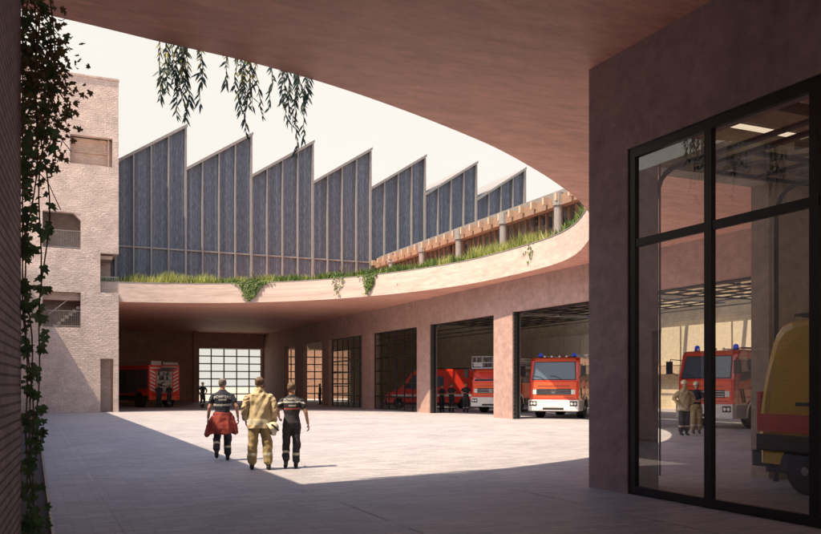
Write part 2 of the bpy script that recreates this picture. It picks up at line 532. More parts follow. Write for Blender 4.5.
# ------------------------------------------------------------------ doors
def grid_bars(bm, kind, c, a0, a1, z0, z1, nc, nr, bar=.07, dep=.06, edge=.1):
    """kind 'x': plane x=c spanning y; 'y': plane y=c spanning x; 'h': raised door, plane z=c spanning x (a) and y (z args)"""
    def put(p0, p1, q0, q1):
        if kind == 'x': box(bm, c-dep/2, c+dep/2, p0, p1, q0, q1)
        elif kind == 'y': box(bm, p0, p1, c-dep/2, c+dep/2, q0, q1)
        else: box(bm, p0, p1, q0, q1, c-dep/2, c+dep/2)
    put(a0, a0+edge, z0, z1); put(a1-edge, a1, z0, z1)
    xs = [a0 + (a1-a0)*i/nc for i in range(nc+1)]
    for i in range(nr+1):
        z = z0 + (z1-z0)*i/nr
        zz0, zz1 = max(z0, z-bar/2), min(z1, z+bar/2)
        put(a0+edge, a1-edge, zz0, zz1)
    for x in xs[1:-1]:
        for i in range(nr):
            put(x-bar/2, x+bar/2, z0+(z1-z0)*i/nr+bar/2, z0+(z1-z0)*(i+1)/nr-bar/2)

def pane_sheet(name, kind, c, a0, a1, z0, z1, mat, parent):
    bm = bm_new()
    if kind == 'x': p = [(c,a0,z0),(c,a1,z0),(c,a1,z1),(c,a0,z1)]
    elif kind == 'y': p = [(a0,c,z0),(a1,c,z0),(a1,c,z1),(a0,c,z1)]
    else: p = [(a0,z0,c),(a1,z0,c),(a1,z1,c),(a0,z1,c)]
    bm.faces.new([bm.verts.new(q) for q in p])
    return obj(name, bm, mat, parent)

def grid_door(parent, kind, c, a0, a1, z0, z1, nc, nr, glass='clear', bar=.07, name='glazed_door'):
    bm = bm_new(); grid_bars(bm, kind, c, a0, a1, z0, z1, nc, nr, bar)
    f = obj(name, bm, M['black_metal'], parent)
    pane_sheet('glass', kind, c, a0+.02, a1-.02, z0+.02, z1-.02, M[glass], f)
    return f

def raised_door_x(parent, y0, y1, xw, z=5.22, length=5.2):
    """a glazed sectional door pushed up under the ceiling behind a wall whose inner face is x=xw"""
    bm = bm_new(); grid_bars(bm, 'h', z, xw+.45, xw+.45+length, y0-.1, y1+.1, 6, 5, .06, .05)
    f = obj('raised_door', bm, M['black_metal'], parent)
    pane_sheet('glass', 'h', z, xw+.5, xw+.4+length, y0, y1, M['clear'], f)
    for y in (y0-.12, y1+.12):
        bm = bm_new()
        pts = [(xw+.1,y,0),(xw+.1,y,z-.35),(xw+.14,y,z-.15),(xw+.3,y,z-.02),(xw+.45,y,z)] + [(xw+.5+length,y,z)]
        tube(bm, pts, .035, 6)
        for k in (1.6, 3.4, 5.0): box(bm, xw+k, xw+k+.04, y-.02, y+.02, z+.03, 6.7)
        obj('track', bm, M['grey_metal'], f)
    bm = bm_new()
    tube(bm, [(xw+.22,y0-.1,z+.32),(xw+.22,y1+.1,z+.32)], .045, 8)
    for k in range(5):
        yy = y0 + (y1-y0)*(k+.5)/5
        tube(bm, [(xw+.22,yy-.25,z+.32),(xw+.22,yy+.25,z+.32)], .08, 8)
        box(bm, xw+.02, xw+.24, yy+.3, yy+.36, z+.2, z+.44)
    obj('spring_shaft', bm, M['grey_metal'], f)
    return f

# ------------------------------------------------------------------ engine bay building
bay = thing('engine_bay_building', 'long pink-plastered engine bay building with a row of tall vehicle doors', 'building', (30, 45, 0))
def kid(name, bm, mat, parent, **k):
    o = obj(name, bm, mat, parent, **k)
    o.matrix_parent_inverse = Matrix.Translation(-parent.location)
    return o
opens = [(10.6,17.8),(19.6,25.4),(27.2,34.6),(36.4,43.8),(45.6,53.1),(54.8,62.0),(63.7,68.9),(71.3,74.6)]
bm = bm_new()
box(bm, WX, WX+.4, -12, 82, 5.2, H0)
prev = -12
for a, c in opens + [(82,82)]:
    box(bm, WX, WX+.4, prev, a, 0, 5.2)
    prev = c
kid('front_wall', bm, M['baywall'], bay)
bm = bm_new()   # inner frames of the openings
for a, c in opens[:4]:
    for y in (a, c-.06): box(bm, WX+.25, WX+.37, y, y+.06, 0, 5.14)
    box(bm, WX+.25, WX+.37, a, c, 5.14, 5.2)
kid('door_frame', bm, M['black_metal'], bay)
for a, c in opens[1:4]:
    bm = bm_new(); box(bm, WX+.06, WX+.24, c-.05, c-.002, 0, 5.19); box(bm, WX+.1, WX+.2, c-.12, c-.05, 0, 5.19)
    for k in range(26 if a > 20 else 0): box(bm, WX+.04, WX+.1, c-.14, c-.051, .1+.2*k, .18+.2*k)
    kid('jamb_lining', bm, M['dark_track'], bay)
bm = bm_new()
box(bm, 40, 40.5, -12, 82.6, 0, 10.65)
box(bm, WX+.4, 40, -12.5, -12, 0, 10.65)
kid('inner_wall', bm, M['inner_wall'], bay)
bm = bm_new()
box(bm, WX+.4, 22.8, 82, 82.6, 0, 10.2); box(bm, 30.4, 40, 82, 82.6, 0, 10.2); box(bm, 22.8, 30.4, 82, 82.6, 5.3, 10.2)
kid('end_wall', bm, M['inner_wall'], bay)
bm = bm_new()
box(bm, 22.9, 29.5, -12.5, 82.6, 10.66, 10.95); box(bm, 37.0, 41, -12.5, 82.6, 10.66, 10.95)
box(bm, 29.5, 37.0, 52, 82.6, 10.66, 10.95); box(bm, 29.5, 37.0, -12.5, 12, 10.66, 10.95)
for k in range(1, 8): box(bm, 29.5, 37.0, 12+5*k-.15, 12+5*k+.15, 10.66, 10.95)
kid('roof', bm, M['roofgrey'], bay)
g = pane_sheet('added_rooflight', 'h', 10.97, 29.4, 37.1, 11.9, 52.1, M['clear'], bay); g.matrix_parent_inverse = Matrix.Translation(-bay.location)  # unseen roof glazing, added to bring sun and daylight into the dark bays
# clerestory strip above the canopy
bm = bm_new(); box(bm, 23.0, 23.15, -12, 82, H1-1.2, 8.15)
kid('upstand', bm, M['dark_int'], bay)
g = pane_sheet('clerestory_glass', 'x', 23.07, -12, 55.9, 8.15, 10.1, M['glass'], bay); g.matrix_parent_inverse = Matrix.Translation(-bay.location)
bm = bm_new()
y = -11.5
while y < 55.9:
    box(bm, 23.0, 23.14, y, y+.07, 8.15, 10.1); y += .62
kid('clerestory_mullions', bm, M['wood'], bay)
bm = bm_new(); box(bm, 22.55, 22.95, -12, 55.9, 10.1, 10.6)
kid('eaves_beam', bm, M['wood'], bay)
bm = bm_new(); box(bm, 22.3, 22.545, 0, .14, 10.3, 10.66)
rt0 = kid('rafter_tail', bm, M['wood_light'], bay); rt0.location.y = -11.6
for k in range(1, 65):
    rt = rt0.copy(); COL.objects.link(rt); rt.location.y = -11.6 + 1.05*k
for i in range(11):
    y = 52.7 - 5.0*i
    bm = bm_new(); lathe(bm, [(.2,7.96),(.2,10.09),(.26,10.09),(.26,10.7)], 'z', (22.55,y,0), 12)
    kid('post', bm, M['mullion'], bay)
def shift(o, parent):
    o.matrix_parent_inverse = Matrix.Translation(-parent.location)
for a, c in ((54.8,62.0),(45.6,53.1)):
    d = grid_door(bay, 'x', WX+.3, a+.02, c-.02, 0.02, 5.18, 6, 6, 'dglass', .09); shift(d, bay)
for a, c in opens[:4]:
    d = raised_door_x(bay, a, c, WX+.4); shift(d, bay)
d = grid_door(bay, 'y', 82.3, 22.82, 30.38, 0.02, 5.28, 6, 7, 'clear', .1, 'end_window'); shift(d, bay)
# tall panelled screen along the inner wall, and low plinth
bm = bm_new()
y = 14.0
while y < 60:
    box(bm, 39.6, 39.85, y, y+2.1, 3.0, 5.6); y += 2.25
kid('wall_panels', bm, plain('beige_panel', (.62,.53,.40), .6), bay)
bm = bm_new(); box(bm, 39.4, 39.95, 14, 60, 2.4, 2.95)
kid('panel_ledge', bm, M['wood_light'], bay)
bm = bm_new()
bm.free()
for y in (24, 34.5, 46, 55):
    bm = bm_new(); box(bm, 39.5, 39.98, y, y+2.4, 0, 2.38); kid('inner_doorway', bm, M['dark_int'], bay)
bm = bm_new()
bm.free()
for y in (18.7, 26.3, 35.5, 44.7, 54): bm = bm_new(); box(bm, 22.95, 40, y-.15, y+.15, 9.7, 10.2); kid('roof_beam', bm, M['dark_int'], bay)
bm = bm_new()
for k in range(6):
    tube(bm, [(24+k*2.6, 8, 6.3), (24+k*2.6, 80, 6.3)], .04, 6)
kid('ceiling_pipes', bm, M['dark_track'], bay)

# ------------------------------------------------------------------ covered hall behind the courtyard
hall = thing('covered_hall', 'brown brick rear walls of the covered hall under the canopy', 'building', (13, 82, 0))
bm = bm_new()
box(bm, 4.4, 14.7, 82, 82.5, 0, H1); box(bm, 14.7, 21.0, 82, 82.5, 5.25, H1); box(bm, 21.0, WX+.4, 82, 82.5, 0, H1)
box(bm, 4.4, 4.85, 56, 82, 0, H0)
kid('rear_wall', bm, M['hall_brick'], hall)
d = grid_door(hall, 'y', 82.2, 14.72, 20.98, .02, 5.23, 5, 7, 'clear', .11); shift(d, hall)
bm = bm_new()
box(bm, 13.9, 14.4, 80.0, 80.5, 0, H0)
kid('column', bm, M['hall_brick'], hall)

# yard wall far behind, lit by the sun
bm = bm_new(); box(bm, 24.5, 40, 96, 96.5, 0, 6.5)
tag(obj('yard_wall', bm, M['orange_brick']), 'orange brick yard wall seen through the far gridded window', 'wall')

# ------------------------------------------------------------------ sawtooth hall
saw = thing('sawtooth_hall', 'blue-grey boarded hall with a sawtooth roof behind the planted canopy', 'building', (15, 56, 0))
YS = 56.0
xp = [4.83+4.36*i - 4.36*2 for i in range(10)]       # valley/peak positions; last = 35.35
VZ, PZ = 15.75, 18.6
bm = bm_new()
for i in range(len(xp)-1):
    a, c = xp[i], xp[i+1]
    zb = 10.96 if a > 22 else H1
    if a < 22.95 < c:
        zm = VZ+(PZ-VZ)*(22.95-a)/(c-a)
        prism(bm, [(a,H1),(22.95,H1),(22.95,zm),(a,VZ)], YS, YS+.25, 'y')
        prism(bm, [(22.952,10.96),(c,10.96),(c,PZ),(22.952,zm)], YS, YS+.25, 'y')
    else:
        prism(bm, [(a,zb),(c,zb),(c,PZ),(a,VZ)], YS, YS+.25, 'y')
kid('cladding', bm, M['boards'], saw)
bm = bm_new()
for i in range(len(xp)-1):
    a, c = xp[i], xp[i+1]
    # sloped roof sheet (thin), running back
    prism(bm, [(a+.02,VZ+.0),(c+.12,PZ+.05),(c+.12,PZ+.25),(a+.02,VZ+.2)], YS-.28, YS+20, 'y')
kid('roof', bm, M['mullion'], saw)
bm = bm_new()
for i in range(len(xp)-1):
    c = xp[i+1]
    box(bm, c-.04, c+.04, YS+.3, YS+20, VZ-.2 if i < len(xp)-2 else 10.96, PZ)
kid('north_lights', bm, M['shutter'], saw)
bm = bm_new(); box(bm, xp[0], 22.9, YS+19.6, YS+20, H1, VZ); box(bm, 23.2, xp[-1], YS+19.6, YS+20, 10.97, VZ)
kid('back_wall', bm, M['boards'], saw)
bm = bm_new()
for i in range(len(xp)-1):
    a, c = xp[i], xp[i+1]
    for k in range(4):
        x = a + (c-a)*k/4
        zt = VZ+(PZ-VZ)*k/4
        if k == 0 and i > 0: zt = PZ
        zb = 10.97 if x > 22.8 else H1
        w = .045 if k else .07
        box(bm, x-w, x+w, YS-.22, YS-.002, zb, zt-.02 if k or i == 0 else zt-.03)
x = xp[-1]; box(bm, x-.1, x+.1, YS-.22, YS-.002, 10.97, PZ)
kid('mullions', bm, M['mullion'], saw)
bm = bm_new(); box(bm, xp[0], 22.9, YS-.12, YS-.001, 10.48, 10.58)
kid('transom', bm, M['mullion'], saw)

# ------------------------------------------------------------------ brick tower
tow = thing('brick_stair_tower', 'pale rough brick tower with cut-out loggias at the left of the courtyard', 'building', (0, 53.5, 0))
TY0, TY1, TX0, TX1, TZ = 53.5, 55.9, -9.0, 4.8, 20.2
# facade built as a grid of cells with openings left out: (x0,x1,z0,z1)
loggias = [(2.05,4.45,14.9,16.65),(.55,2.65,9.8,11.95),(.55,2.65,5.1,7.2)]
notches = [(3.75,4.8,7.25,9.65),(3.75,4.5,0,3.25)]
xs = sorted(set([TX0, TX1] + [q for l in loggias+notches for q in l[:2]]))
zs = sorted(set([0, TZ] + [q for l in loggias+notches for q in l[2:]]))
bm = bm_new()
for i in range(len(xs)-1):
    for k in range(len(zs)-1):
        xm, zm = (xs[i]+xs[i+1])/2, (zs[k]+zs[k+1])/2
        if any(l[0] < xm < l[1] and l[2] < zm < l[3] for l in loggias+notches): continue
        box(bm, xs[i], xs[i+1], TY0, TY0+.45, zs[k], zs[k+1])
bmesh.ops.remove_doubles(bm, verts=bm.verts, dist=1e-5)
seen = {}
for fc in list(bm.faces):
    key = tuple(round(v, 3) for v in fc.calc_center_median())
    if key in seen:
        bmesh.ops.delete(bm, geom=[fc, seen[key]], context='FACES_ONLY')
    else: seen[key] = fc
box(bm, TX0, TX1-.3, TY1-.3, TY1, 0, TZ)                # back wall
box(bm, TX0, TX0+.4, TY0+.45, TY1-.3, 0, TZ)
box(bm, TX1-.3, TX1, TY0+.45, TY1, 9.66, TZ)
box(bm, TX1-.3, TX1, TY0+.45, TY1, 3.3, 7.2)
kid('wall', bm, M['tower_brick'], tow)
bm = bm_new()
for z in (4.85, 7.22, 9.55, 14.6, 19.6): box(bm, TX0+.4, TX1-.32, TY0+.46, TY1-.31, z-.2, z)
kid('floor_slab', bm, M['fascia'], tow)
def railing(x0, x1, z, h=.95, y=TY0+.12, par=tow, step=.11):
    bm = bm_new()
    box(bm, x0, x1, y, y+.04, z+h-.04, z+h); box(bm, x0, x1, y, y+.04, z+.06, z+.1)
    x = x0+.05
    while x < x1:
        box(bm, x, x+.02, y+.01, y+.03, z+.1, z+h-.04); x += step
    return kid('railing', bm, M['mullion'], par)
railing(.55, 2.65, 9.8, 1.1); railing(.55, 2.65, 5.1, 1.0); railing(3.75, 4.8, 7.25, 1.0)
bm = bm_new()   # stair flight seen in the lower loggia
for k in range(9): box(bm, .9+.22*k, 1.12+.22*k, TY0+.7, TY0+1.7, 4.9+.19*k, 5.09+.19*k)
kid('stair_flight', bm, M['fascia'], tow)
bm = bm_new()
tube(bm, [(.9,TY0+.66,5.9),(2.9,TY0+.66,7.6)], .03, 6)
kid('handrail', bm, M['white_frame'], tow)
bm = bm_new(); prism(bm, [(2.65,11.95),(2.25,11.95),(2.65,11.5)], TY0+.02, TY0+.43, 'y')
kid('corner_chamfer', bm, M['tower_brick'], tow)
bm = bm_new(); box(bm, 2.06, 4.44, TY0+.5, TY0+.6, 14.9, 16.6); box(bm, 2.3, 4.3, TY0+.38, TY0+.44, 15.72, 15.78)
kid('infill_panel', bm, M['warm_brick'], tow)
bm = bm_new(); box(bm, 4.2, 4.28, TY0+.3, TY0+.38, 14.9, 16.65)
kid('loggia_post', bm, M['fascia'], tow)
bm = bm_new(); box(bm, TX0-.05, TX1+.04, TY0-.05, TY1+.05, TZ, TZ+.1)
kid('coping', bm, M['tower_brick'], tow)

# ------------------------------------------------------------------ low wing along the left side and near brick wall
wing = thing('side_wing', 'low brick wing closing the left side of the courtyard behind the near wall', 'building', (-5, 30, 0))
bm = bm_new(); box(bm, -11.9, -.62, 8.35, 53.45, 0, 8.3)
kid('wall', bm, M['tower_brick'], wing)
for k in range(7):
    bm = bm_new(); y = 12 + 6*k
    box(bm, -.64, -.6, y, y+1.8, 1.0, 3.2)
    kid('window', bm, M['vglass'], wing)
    bm = bm_new(); box(bm, -.66, -.58, y-.08, y, 1.0, 3.2); box(bm, -.66, -.58, y+1.8, y+1.88, 1.0, 3.2); box(bm, -.66, -.58, y-.08, y+1.88, 3.2, 3.28)
    kid('window_frame', bm, M['black_metal'], wing)
ang = math.atan2(.51, 8.1)
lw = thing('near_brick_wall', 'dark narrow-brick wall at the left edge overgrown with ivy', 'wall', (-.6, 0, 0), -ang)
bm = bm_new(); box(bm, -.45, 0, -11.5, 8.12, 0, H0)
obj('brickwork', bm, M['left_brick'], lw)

# ------------------------------------------------------------------ glazed garage on the right
gx = 8.2
gar = thing('glazed_garage', 'dark plastered corner pavilion with a tall black-framed window on the right', 'building', (gx, 11, 0))
bm = bm_new()
box(bm, gx, gx+.6, -12, 3.7, 0, H0)
box(bm, gx, gx+.6, 10.09, 11.03, 0, H0)
box(bm, gx, gx+.6, 3.7, 10.09, 5.22, H0)
kid('street_wall', bm, M['pillar'], gar)
bm = bm_new()
box(bm, gx+.6, 9.25, 10.63, 11.03, 0, H0)
box(bm, 9.25, 17.4, 10.63, 11.03, 5.2, H0)
box(bm, 17.4, 19.0, 10.63, 11.03, 0, H0)
box(bm, 11.75, 12.75, 10.63, 11.03, 0, 5.2)
box(bm, 18.4, 19.0, -12, 10.63, 0, H0)
kid('garage_wall', bm, M['garage_wall'], gar)
wf = bm_new()
fx0, fx1 = gx+.03, gx+.11
box(wf, fx0, fx1, 9.94, 10.087, 0.01, 5.217)
for y in (8.40, 6.74, 5.1): box(wf, fx0, fx1, y, y+.13, .13, 5.07)
box(wf, fx0, fx1, 3.703, 3.85, .01, 5.217)
box(wf, fx0, fx1, 3.85, 9.94, .01, .13)
box(wf, fx0, fx1, 3.85, 9.94, 5.07, 5.217)
ys = [9.82, 8.435, 8.28, 6.815, 6.66, 5.255, 5.1, 3.85]
for a, c in ((8.53,9.94),(6.87,8.40),(5.23,6.74),(3.85,5.1)): box(wf, fx0+.01, fx1-.01, a, c, 3.72, 3.84)
win = kid('window', wf, M['black_metal'], gar)
for a, c in ((8.53,9.94),(6.87,8.40),(5.23,6.74),(3.85,5.1)):
    for z0, z1 in ((.13,3.72),(3.84,5.07)):
        q = pane_sheet('pane', 'x', gx+.07, a, c, z0, z1, M['glass'], win)
bm = bm_new()
tube(bm, [(gx+.3,9.70,.3),(gx+.3,9.70,5.0)], .015, 6)
kid('inner_rod', bm, M['dark_track'], gar)
# raised glazed door inside, running back from the north opening
bm = bm_new(); grid_bars(bm, 'h', 5.02, 9.4, 17.3, 4.6, 9.95, 6, 5, .07, .06)
rd = kid('raised_door', bm, M['black_metal'], gar)
q = pane_sheet('glass', 'h', 5.02, 9.45, 17.2, 4.7, 9.9, M['clear'], rd)
for x in (8.98, 11.6, 17.32):
    bm = bm_new()
    pts = [(x,10.35,0),(x,10.35,4.55)] + [(x, 10.35-.45*(1-math.cos(R(a))), 4.55+.45*math.sin(R(a))) for a in (20,40,60,80,90)] + [(x,4.4,5.0)]
    tube(bm, pts, .045, 6)
    for yy in (9.2, 7.2, 5.2): box(bm, x-.025, x+.025, yy, yy+.05, 5.05, 6.74)
    q = obj('track', bm, M['dark_track'], rd)
bm = bm_new()
tube(bm, [(9.95,10.25,5.33),(17.3,10.25,5.33)], .04, 8)
for x in (10.6, 11.9, 13.2, 15, 16.2):
    tube(bm, [(x,10.25,5.33),(x+.7,10.25,5.33)], .075, 10)
    tube(bm, [(x,10.3,5.3),(x+.6,8.2,5.15)], .03, 6)
obj('spring_shaft', bm, M['dark_track'], rd)
bm = bm_new()
for y, z in ((7.6,5.45),(8.6,5.6),(6.4,5.5)): box(bm, 9.0, 18.3, y, y+.08, z, z+.14)
for x in (9.7, 12.1, 14.3): box(bm, x, x+.08, 3.8, 10.4, 5.75, 5.9)
kid('steel_truss', bm, M['black_metal'], gar)
for i, (x0, x1, y, z, lab) in enumerate(((9.6,10.62,9.0,5.88,'short warm tube lamp hanging nearer the window inside the glazed garage'),(10.5,14.5,10.3,5.98,'long warm strip lamp along the inside wall of the glazed garage'))):
    t_ = thing('strip_lamp', lab, 'lamp', (x0, y, z))
    bm = bm_new(); box(bm, 0, x1-x0, -.06, .06, 0, .05); box(bm, .2, .23, -.01, .01, .05, H0-z if i == 0 else .12); box(bm, x1-x0-.23, x1-x0-.2, -.01, .01, .05, H0-z if i == 0 else .12)
    obj('housing', bm, M['white'], t_)
    bm = bm_new(); box(bm, .02, x1-x0-.02, -.045, .045, -.05, -.002)
    obj('tube', bm, M['lamp'], t_)

# ------------------------------------------------------------------ plants
def leaf_fan(V, F, p, nrm, up, size, shape):
    nrm = nrm.normalized(); u = up - nrm*up.dot(nrm)
    if u.length < 1e-3: u = nrm.orthogonal()
    u.normalize(); s = u.cross(nrm)
    k = len(V)
    for a, c in shape:
        bend = -0.25*abs(a)*size
        V.append(tuple(p + s*(a*size) + u*(c*size) + nrm*bend))
    return k
IVY = [(0,0),(.30,-.12),(.52,.10),(.30,.28),(.50,.62),(.18,.58),(0,1.0),(-.18,.58),(-.50,.62),(-.30,.28),(-.52,.10),(-.30,-.12)]
LANCE = [(0,0),(.10,.3),(.08,.6),(0,1.0),(-.08,.6),(-.10,.3)]
def add_leaf(V, F, p, nrm, up, size, kind):
    k = leaf_fan(V, F, p, nrm, up, size, kind)
    m_ = len(kind)
    if kind is IVY:
        V.append(tuple(p + (up*.25*size))); c = len(V)-1
        for i in range(m_): F.append((k+i, k+(i+1) % m_, c))
    else:
        F.append(tuple(range(k, k+m_)))
def rv(r=rnd): return Vector((r.gauss(0,1), r.gauss(0,1), r.gauss(0,1))).normalized()

EX, EY = -.09, 8.15   # far end of the near wall
ivy = thing('climbing_ivy', 'dark climbing ivy hanging down the end of the near brick wall', 'plant', (EX, EY, 0))
sb = bm_new(); V, F, V2, F2 = [], [], [], []
strands = [(.03,.1,.45),(.08,.05,.5),(.14,.12,.6),(.01,.02,.9),(.20,.08,2.6)]
for si, (x0, y0, zb) in enumerate(strands):
    z = 6.6; x = x0; pts = []
    while z > zb:
        w = 0.11*math.sin(z*1.3+si*1.9) + .05*math.sin(z*3.7+si)
        pts.append((max(.01, x0+w*.6), y0+.06*math.sin(z*2+si*2), z)); z -= .18
    tube(sb, pts, .007, 5)
    for j, p in enumerate(pts):
        for q in range(4):
            pp = Vector(p) + Vector((rnd.gauss(0,.05), rnd.gauss(0,.06), rnd.uniform(-.1,.1)))
            if pp.x < 0.0: pp.x = rnd.uniform(0,.05)
            if .62 + .38*math.sin(pp.z*2.1+si*1.3) < rnd.random()*1.15: continue
            nr = Vector((-.3,-1,.35)) + rv()*.8
            add_leaf(V, F, pp, nr, Vector((rnd.gauss(0,.5),0,-1)), rnd.uniform(.06,.13), IVY)
# bushier spray of smaller leaves high up
for k in range(760):
    z = rnd.gauss(4.45,.48); x = abs(rnd.gauss(.16,.16)); 
    lim = .52*math.exp(-((z-4.4)/.8)**2)+.1
    if x > lim: continue
    pp = Vector((x, rnd.gauss(.2,.12), z))
    add_leaf(V2, F2, pp, Vector((-.3,-1,.3))+rv(), rv()+Vector((0,0,-1)), rnd.uniform(.035,.075), IVY)
for k in range(26):
    z = rnd.gauss(4.45,.4)
    tube(sb, [(.05,.1,z+.25),(.22,.2,z+.1),(.22+rnd.uniform(.05,.2),.2,z-.15)], .004, 4)
# small tuft at the foot
for k in range(150):
    pp = Vector((min(.2,abs(rnd.gauss(.06,.08))), rnd.gauss(.1,.15), min(.7,abs(rnd.gauss(.08,.25)))))
    add_leaf(V, F, pp, Vector((0,-1,.6))+rv()*.8, rv()+Vector((0,0,.5)), rnd.uniform(.05,.11), IVY)
obj('stems', sb, M['stem'], ivy)
mesh_obj('foliage', V, F, M['ivy'], ivy)
mesh_obj('small_foliage', V2, F2, M['ivy2'], ivy)

def hanging(px, py, strands, label, seed, yellow=0.1):
    r = random.Random(seed)
    t_ = thing('hanging_plant', label, 'plant', (px, py, H1), 0, 'trailing plants hanging from the near canopy edge')
    sb = bm_new(); V, F, V2, F2 = [], [], [], []
    for x0, bot, dens in strands:
        pts = [Vector((x0, -.25, .05)), Vector((x0, .0, .12)), Vector((x0, .1, -.05))]
        z = -.3; x = x0; y = .13
        while z > bot - H1:
            pts.append(Vector((x, y, z))); z -= .07; x += r.gauss(0,.012)+ .006*math.sin(x0*30); y += r.gauss(0,.008)
        tube(sb, pts, [.006]*(len(pts)-1)+[.002], 4)
        for p in pts[3:]:
            if p.z > H0-H1+.15: continue
            for q in range(dens + (1 if p.z > H0-H1-.5 or r.random() < .4 else 0)):
                s = r.choice((-1,1))
                d = Vector((s*r.uniform(.2,.75), r.gauss(0,.35), -1)).normalized()
                nr = Vector((r.gauss(0,.5), -1, r.gauss(0,.4)))
                top = p.z > H0-H1-.28 and r.random() < .5
                if r.random() < yellow or (top and yellow > .05): add_leaf(V2, F2, p, nr, d, r.uniform(.07,.13), LANCE)
                else: add_leaf(V, F, p, nr, d, r.uniform(.10,.20), LANCE)
    obj('stems', sb, M['stem'], t_)
    mesh_obj('foliage', V, F, M['willow'], t_)
    if F2: mesh_obj('young_foliage', V2, F2, M['willow_y'], t_)
    return t_
def hang_y(x):   # edge of the opening at x
    best = min(hole[:60], key=lambda p: abs(p.x-x)); return best.y
def PX(px, yy): # world x at image column px for depth plane y=yy (used only to measure the photograph)
    tt = (px-410.5)/830; c, s = math.cos(R(YAW)), math.sin(R(YAW))
    return yy*(s+c*tt)/(c-s*tt)
for k, (c0, strands, lab, ye) in enumerate((
    (178, [(-.24,6.15,1),(-.18,6.3,1),(-.10,6.05,2),(-.05,5.95,2),(0,5.75,2),(.04,5.7,2),(.08,5.9,2),(.13,6.1,2),(.20,6.25,1),(.27,6.3,1),(.33,5.95,1)], 'leftmost dense tuft of trailing leaves hanging from the near canopy edge', .08),
    (245, [(-.25,6.35,1),(-.15,6.2,1),(-.10,6.3,1),(-.02,6.0,2),(.02,5.55,1),(.06,5.95,1),(.12,6.05,1),(.18,6.1,1)], 'middle tuft of trailing leaves with one long strand over the sky', .10),
    (292, [(-.28,6.15,1),(-.2,6.3,1),(-.1,6.1,1),(-.04,6.0,2),(.03,5.75,1),(.09,5.45,1),(.14,5.95,1),(.2,6.25,1),(.35,6.35,1)], 'rightmost thin trailing tuft pointing down at a sawtooth peak', .03))):
    yy = 12.9; x = PX(c0, yy)
    for _ in range(4): yy = hang_y(x)+.1; x = PX(c0, yy)
    hanging(x, yy-.1, strands, lab, 40+k, ye)

# planting on the canopy rim: uncountable grass, plus single trailing shrubs
def rim_grass(name, mat, n_, h0, h1, wide, seed, inner=(.1,1.5), clump=None):
    r = random.Random(seed); V, F = [], []
    seg = [(hole[i], hole[i+1]) for i in range(len(hole)-1) if hole[i].x > 3.5 and hole[i].y > 17]
    L = [ (b_-a_).length for a_, b_ in seg]; tot = sum(L)
    for _ in range(n_):
        s = r.random()*tot
        for (a_, b_), l in zip(seg, L):
            if s < l: break
            s -= l
        p = a_.lerp(b_, s/l); d = (b_-a_).normalized(); nm = Vector((d.y, -d.x))
        dens = max(0, .45+.35*math.sin(p.x*1.7+p.y*.9+seed)*math.sin(p.y*2.3-p.x)+.4*math.sin(p.x*.63+p.y*.41+seed*2))
        if r.random() > dens**1.5+.03: continue
        off = r.uniform(*inner)
        q = Vector((p.x+nm.x*off, p.y+nm.y*off, H1+.0))
        hh = r.uniform(h0, h1)*(.55+.8*dens)
        a = r.uniform(0, 6.28); w = wide*r.uniform(.6,1.4)
        sx_, sy_ = math.cos(a)*w, math.sin(a)*w
        lean = Vector((r.gauss(0,.28)*hh, r.gauss(0,.28)*hh, hh))
        k = len(V)
        V += [(q.x-sx_, q.y-sy_, q.z), (q.x+sx_, q.y+sy_, q.z), tuple(q+lean*.6+Vector((sx_*.8,sy_*.8,0))), tuple(q+lean), tuple(q+lean*.6-Vector((sx_*.8,sy_*.8,0)))]
        F.append((k,k+1,k+2,k+3,k+4))
    o = mesh_obj(name, V, F, mat)
    return o
tag(rim_grass('rim_grass', M['grass'], 27000, .12, .68, .015, 3), kind='stuff')
tag(rim_grass('rim_herbs', M['grass_g'], 15000, .1, .45, .035, 5), kind='stuff')
def rim_at(x, off):      # a spot on the far rim, set back from the edge
    i = min((k for k in range(1, len(hole)-1) if hole[k].y > 36), key=lambda k: abs(hole[k].x-x))
    d = (hole[i+1]-hole[i-1]).normalized()
    return hole[i].x + d.y*off, hole[i].y - d.x*off
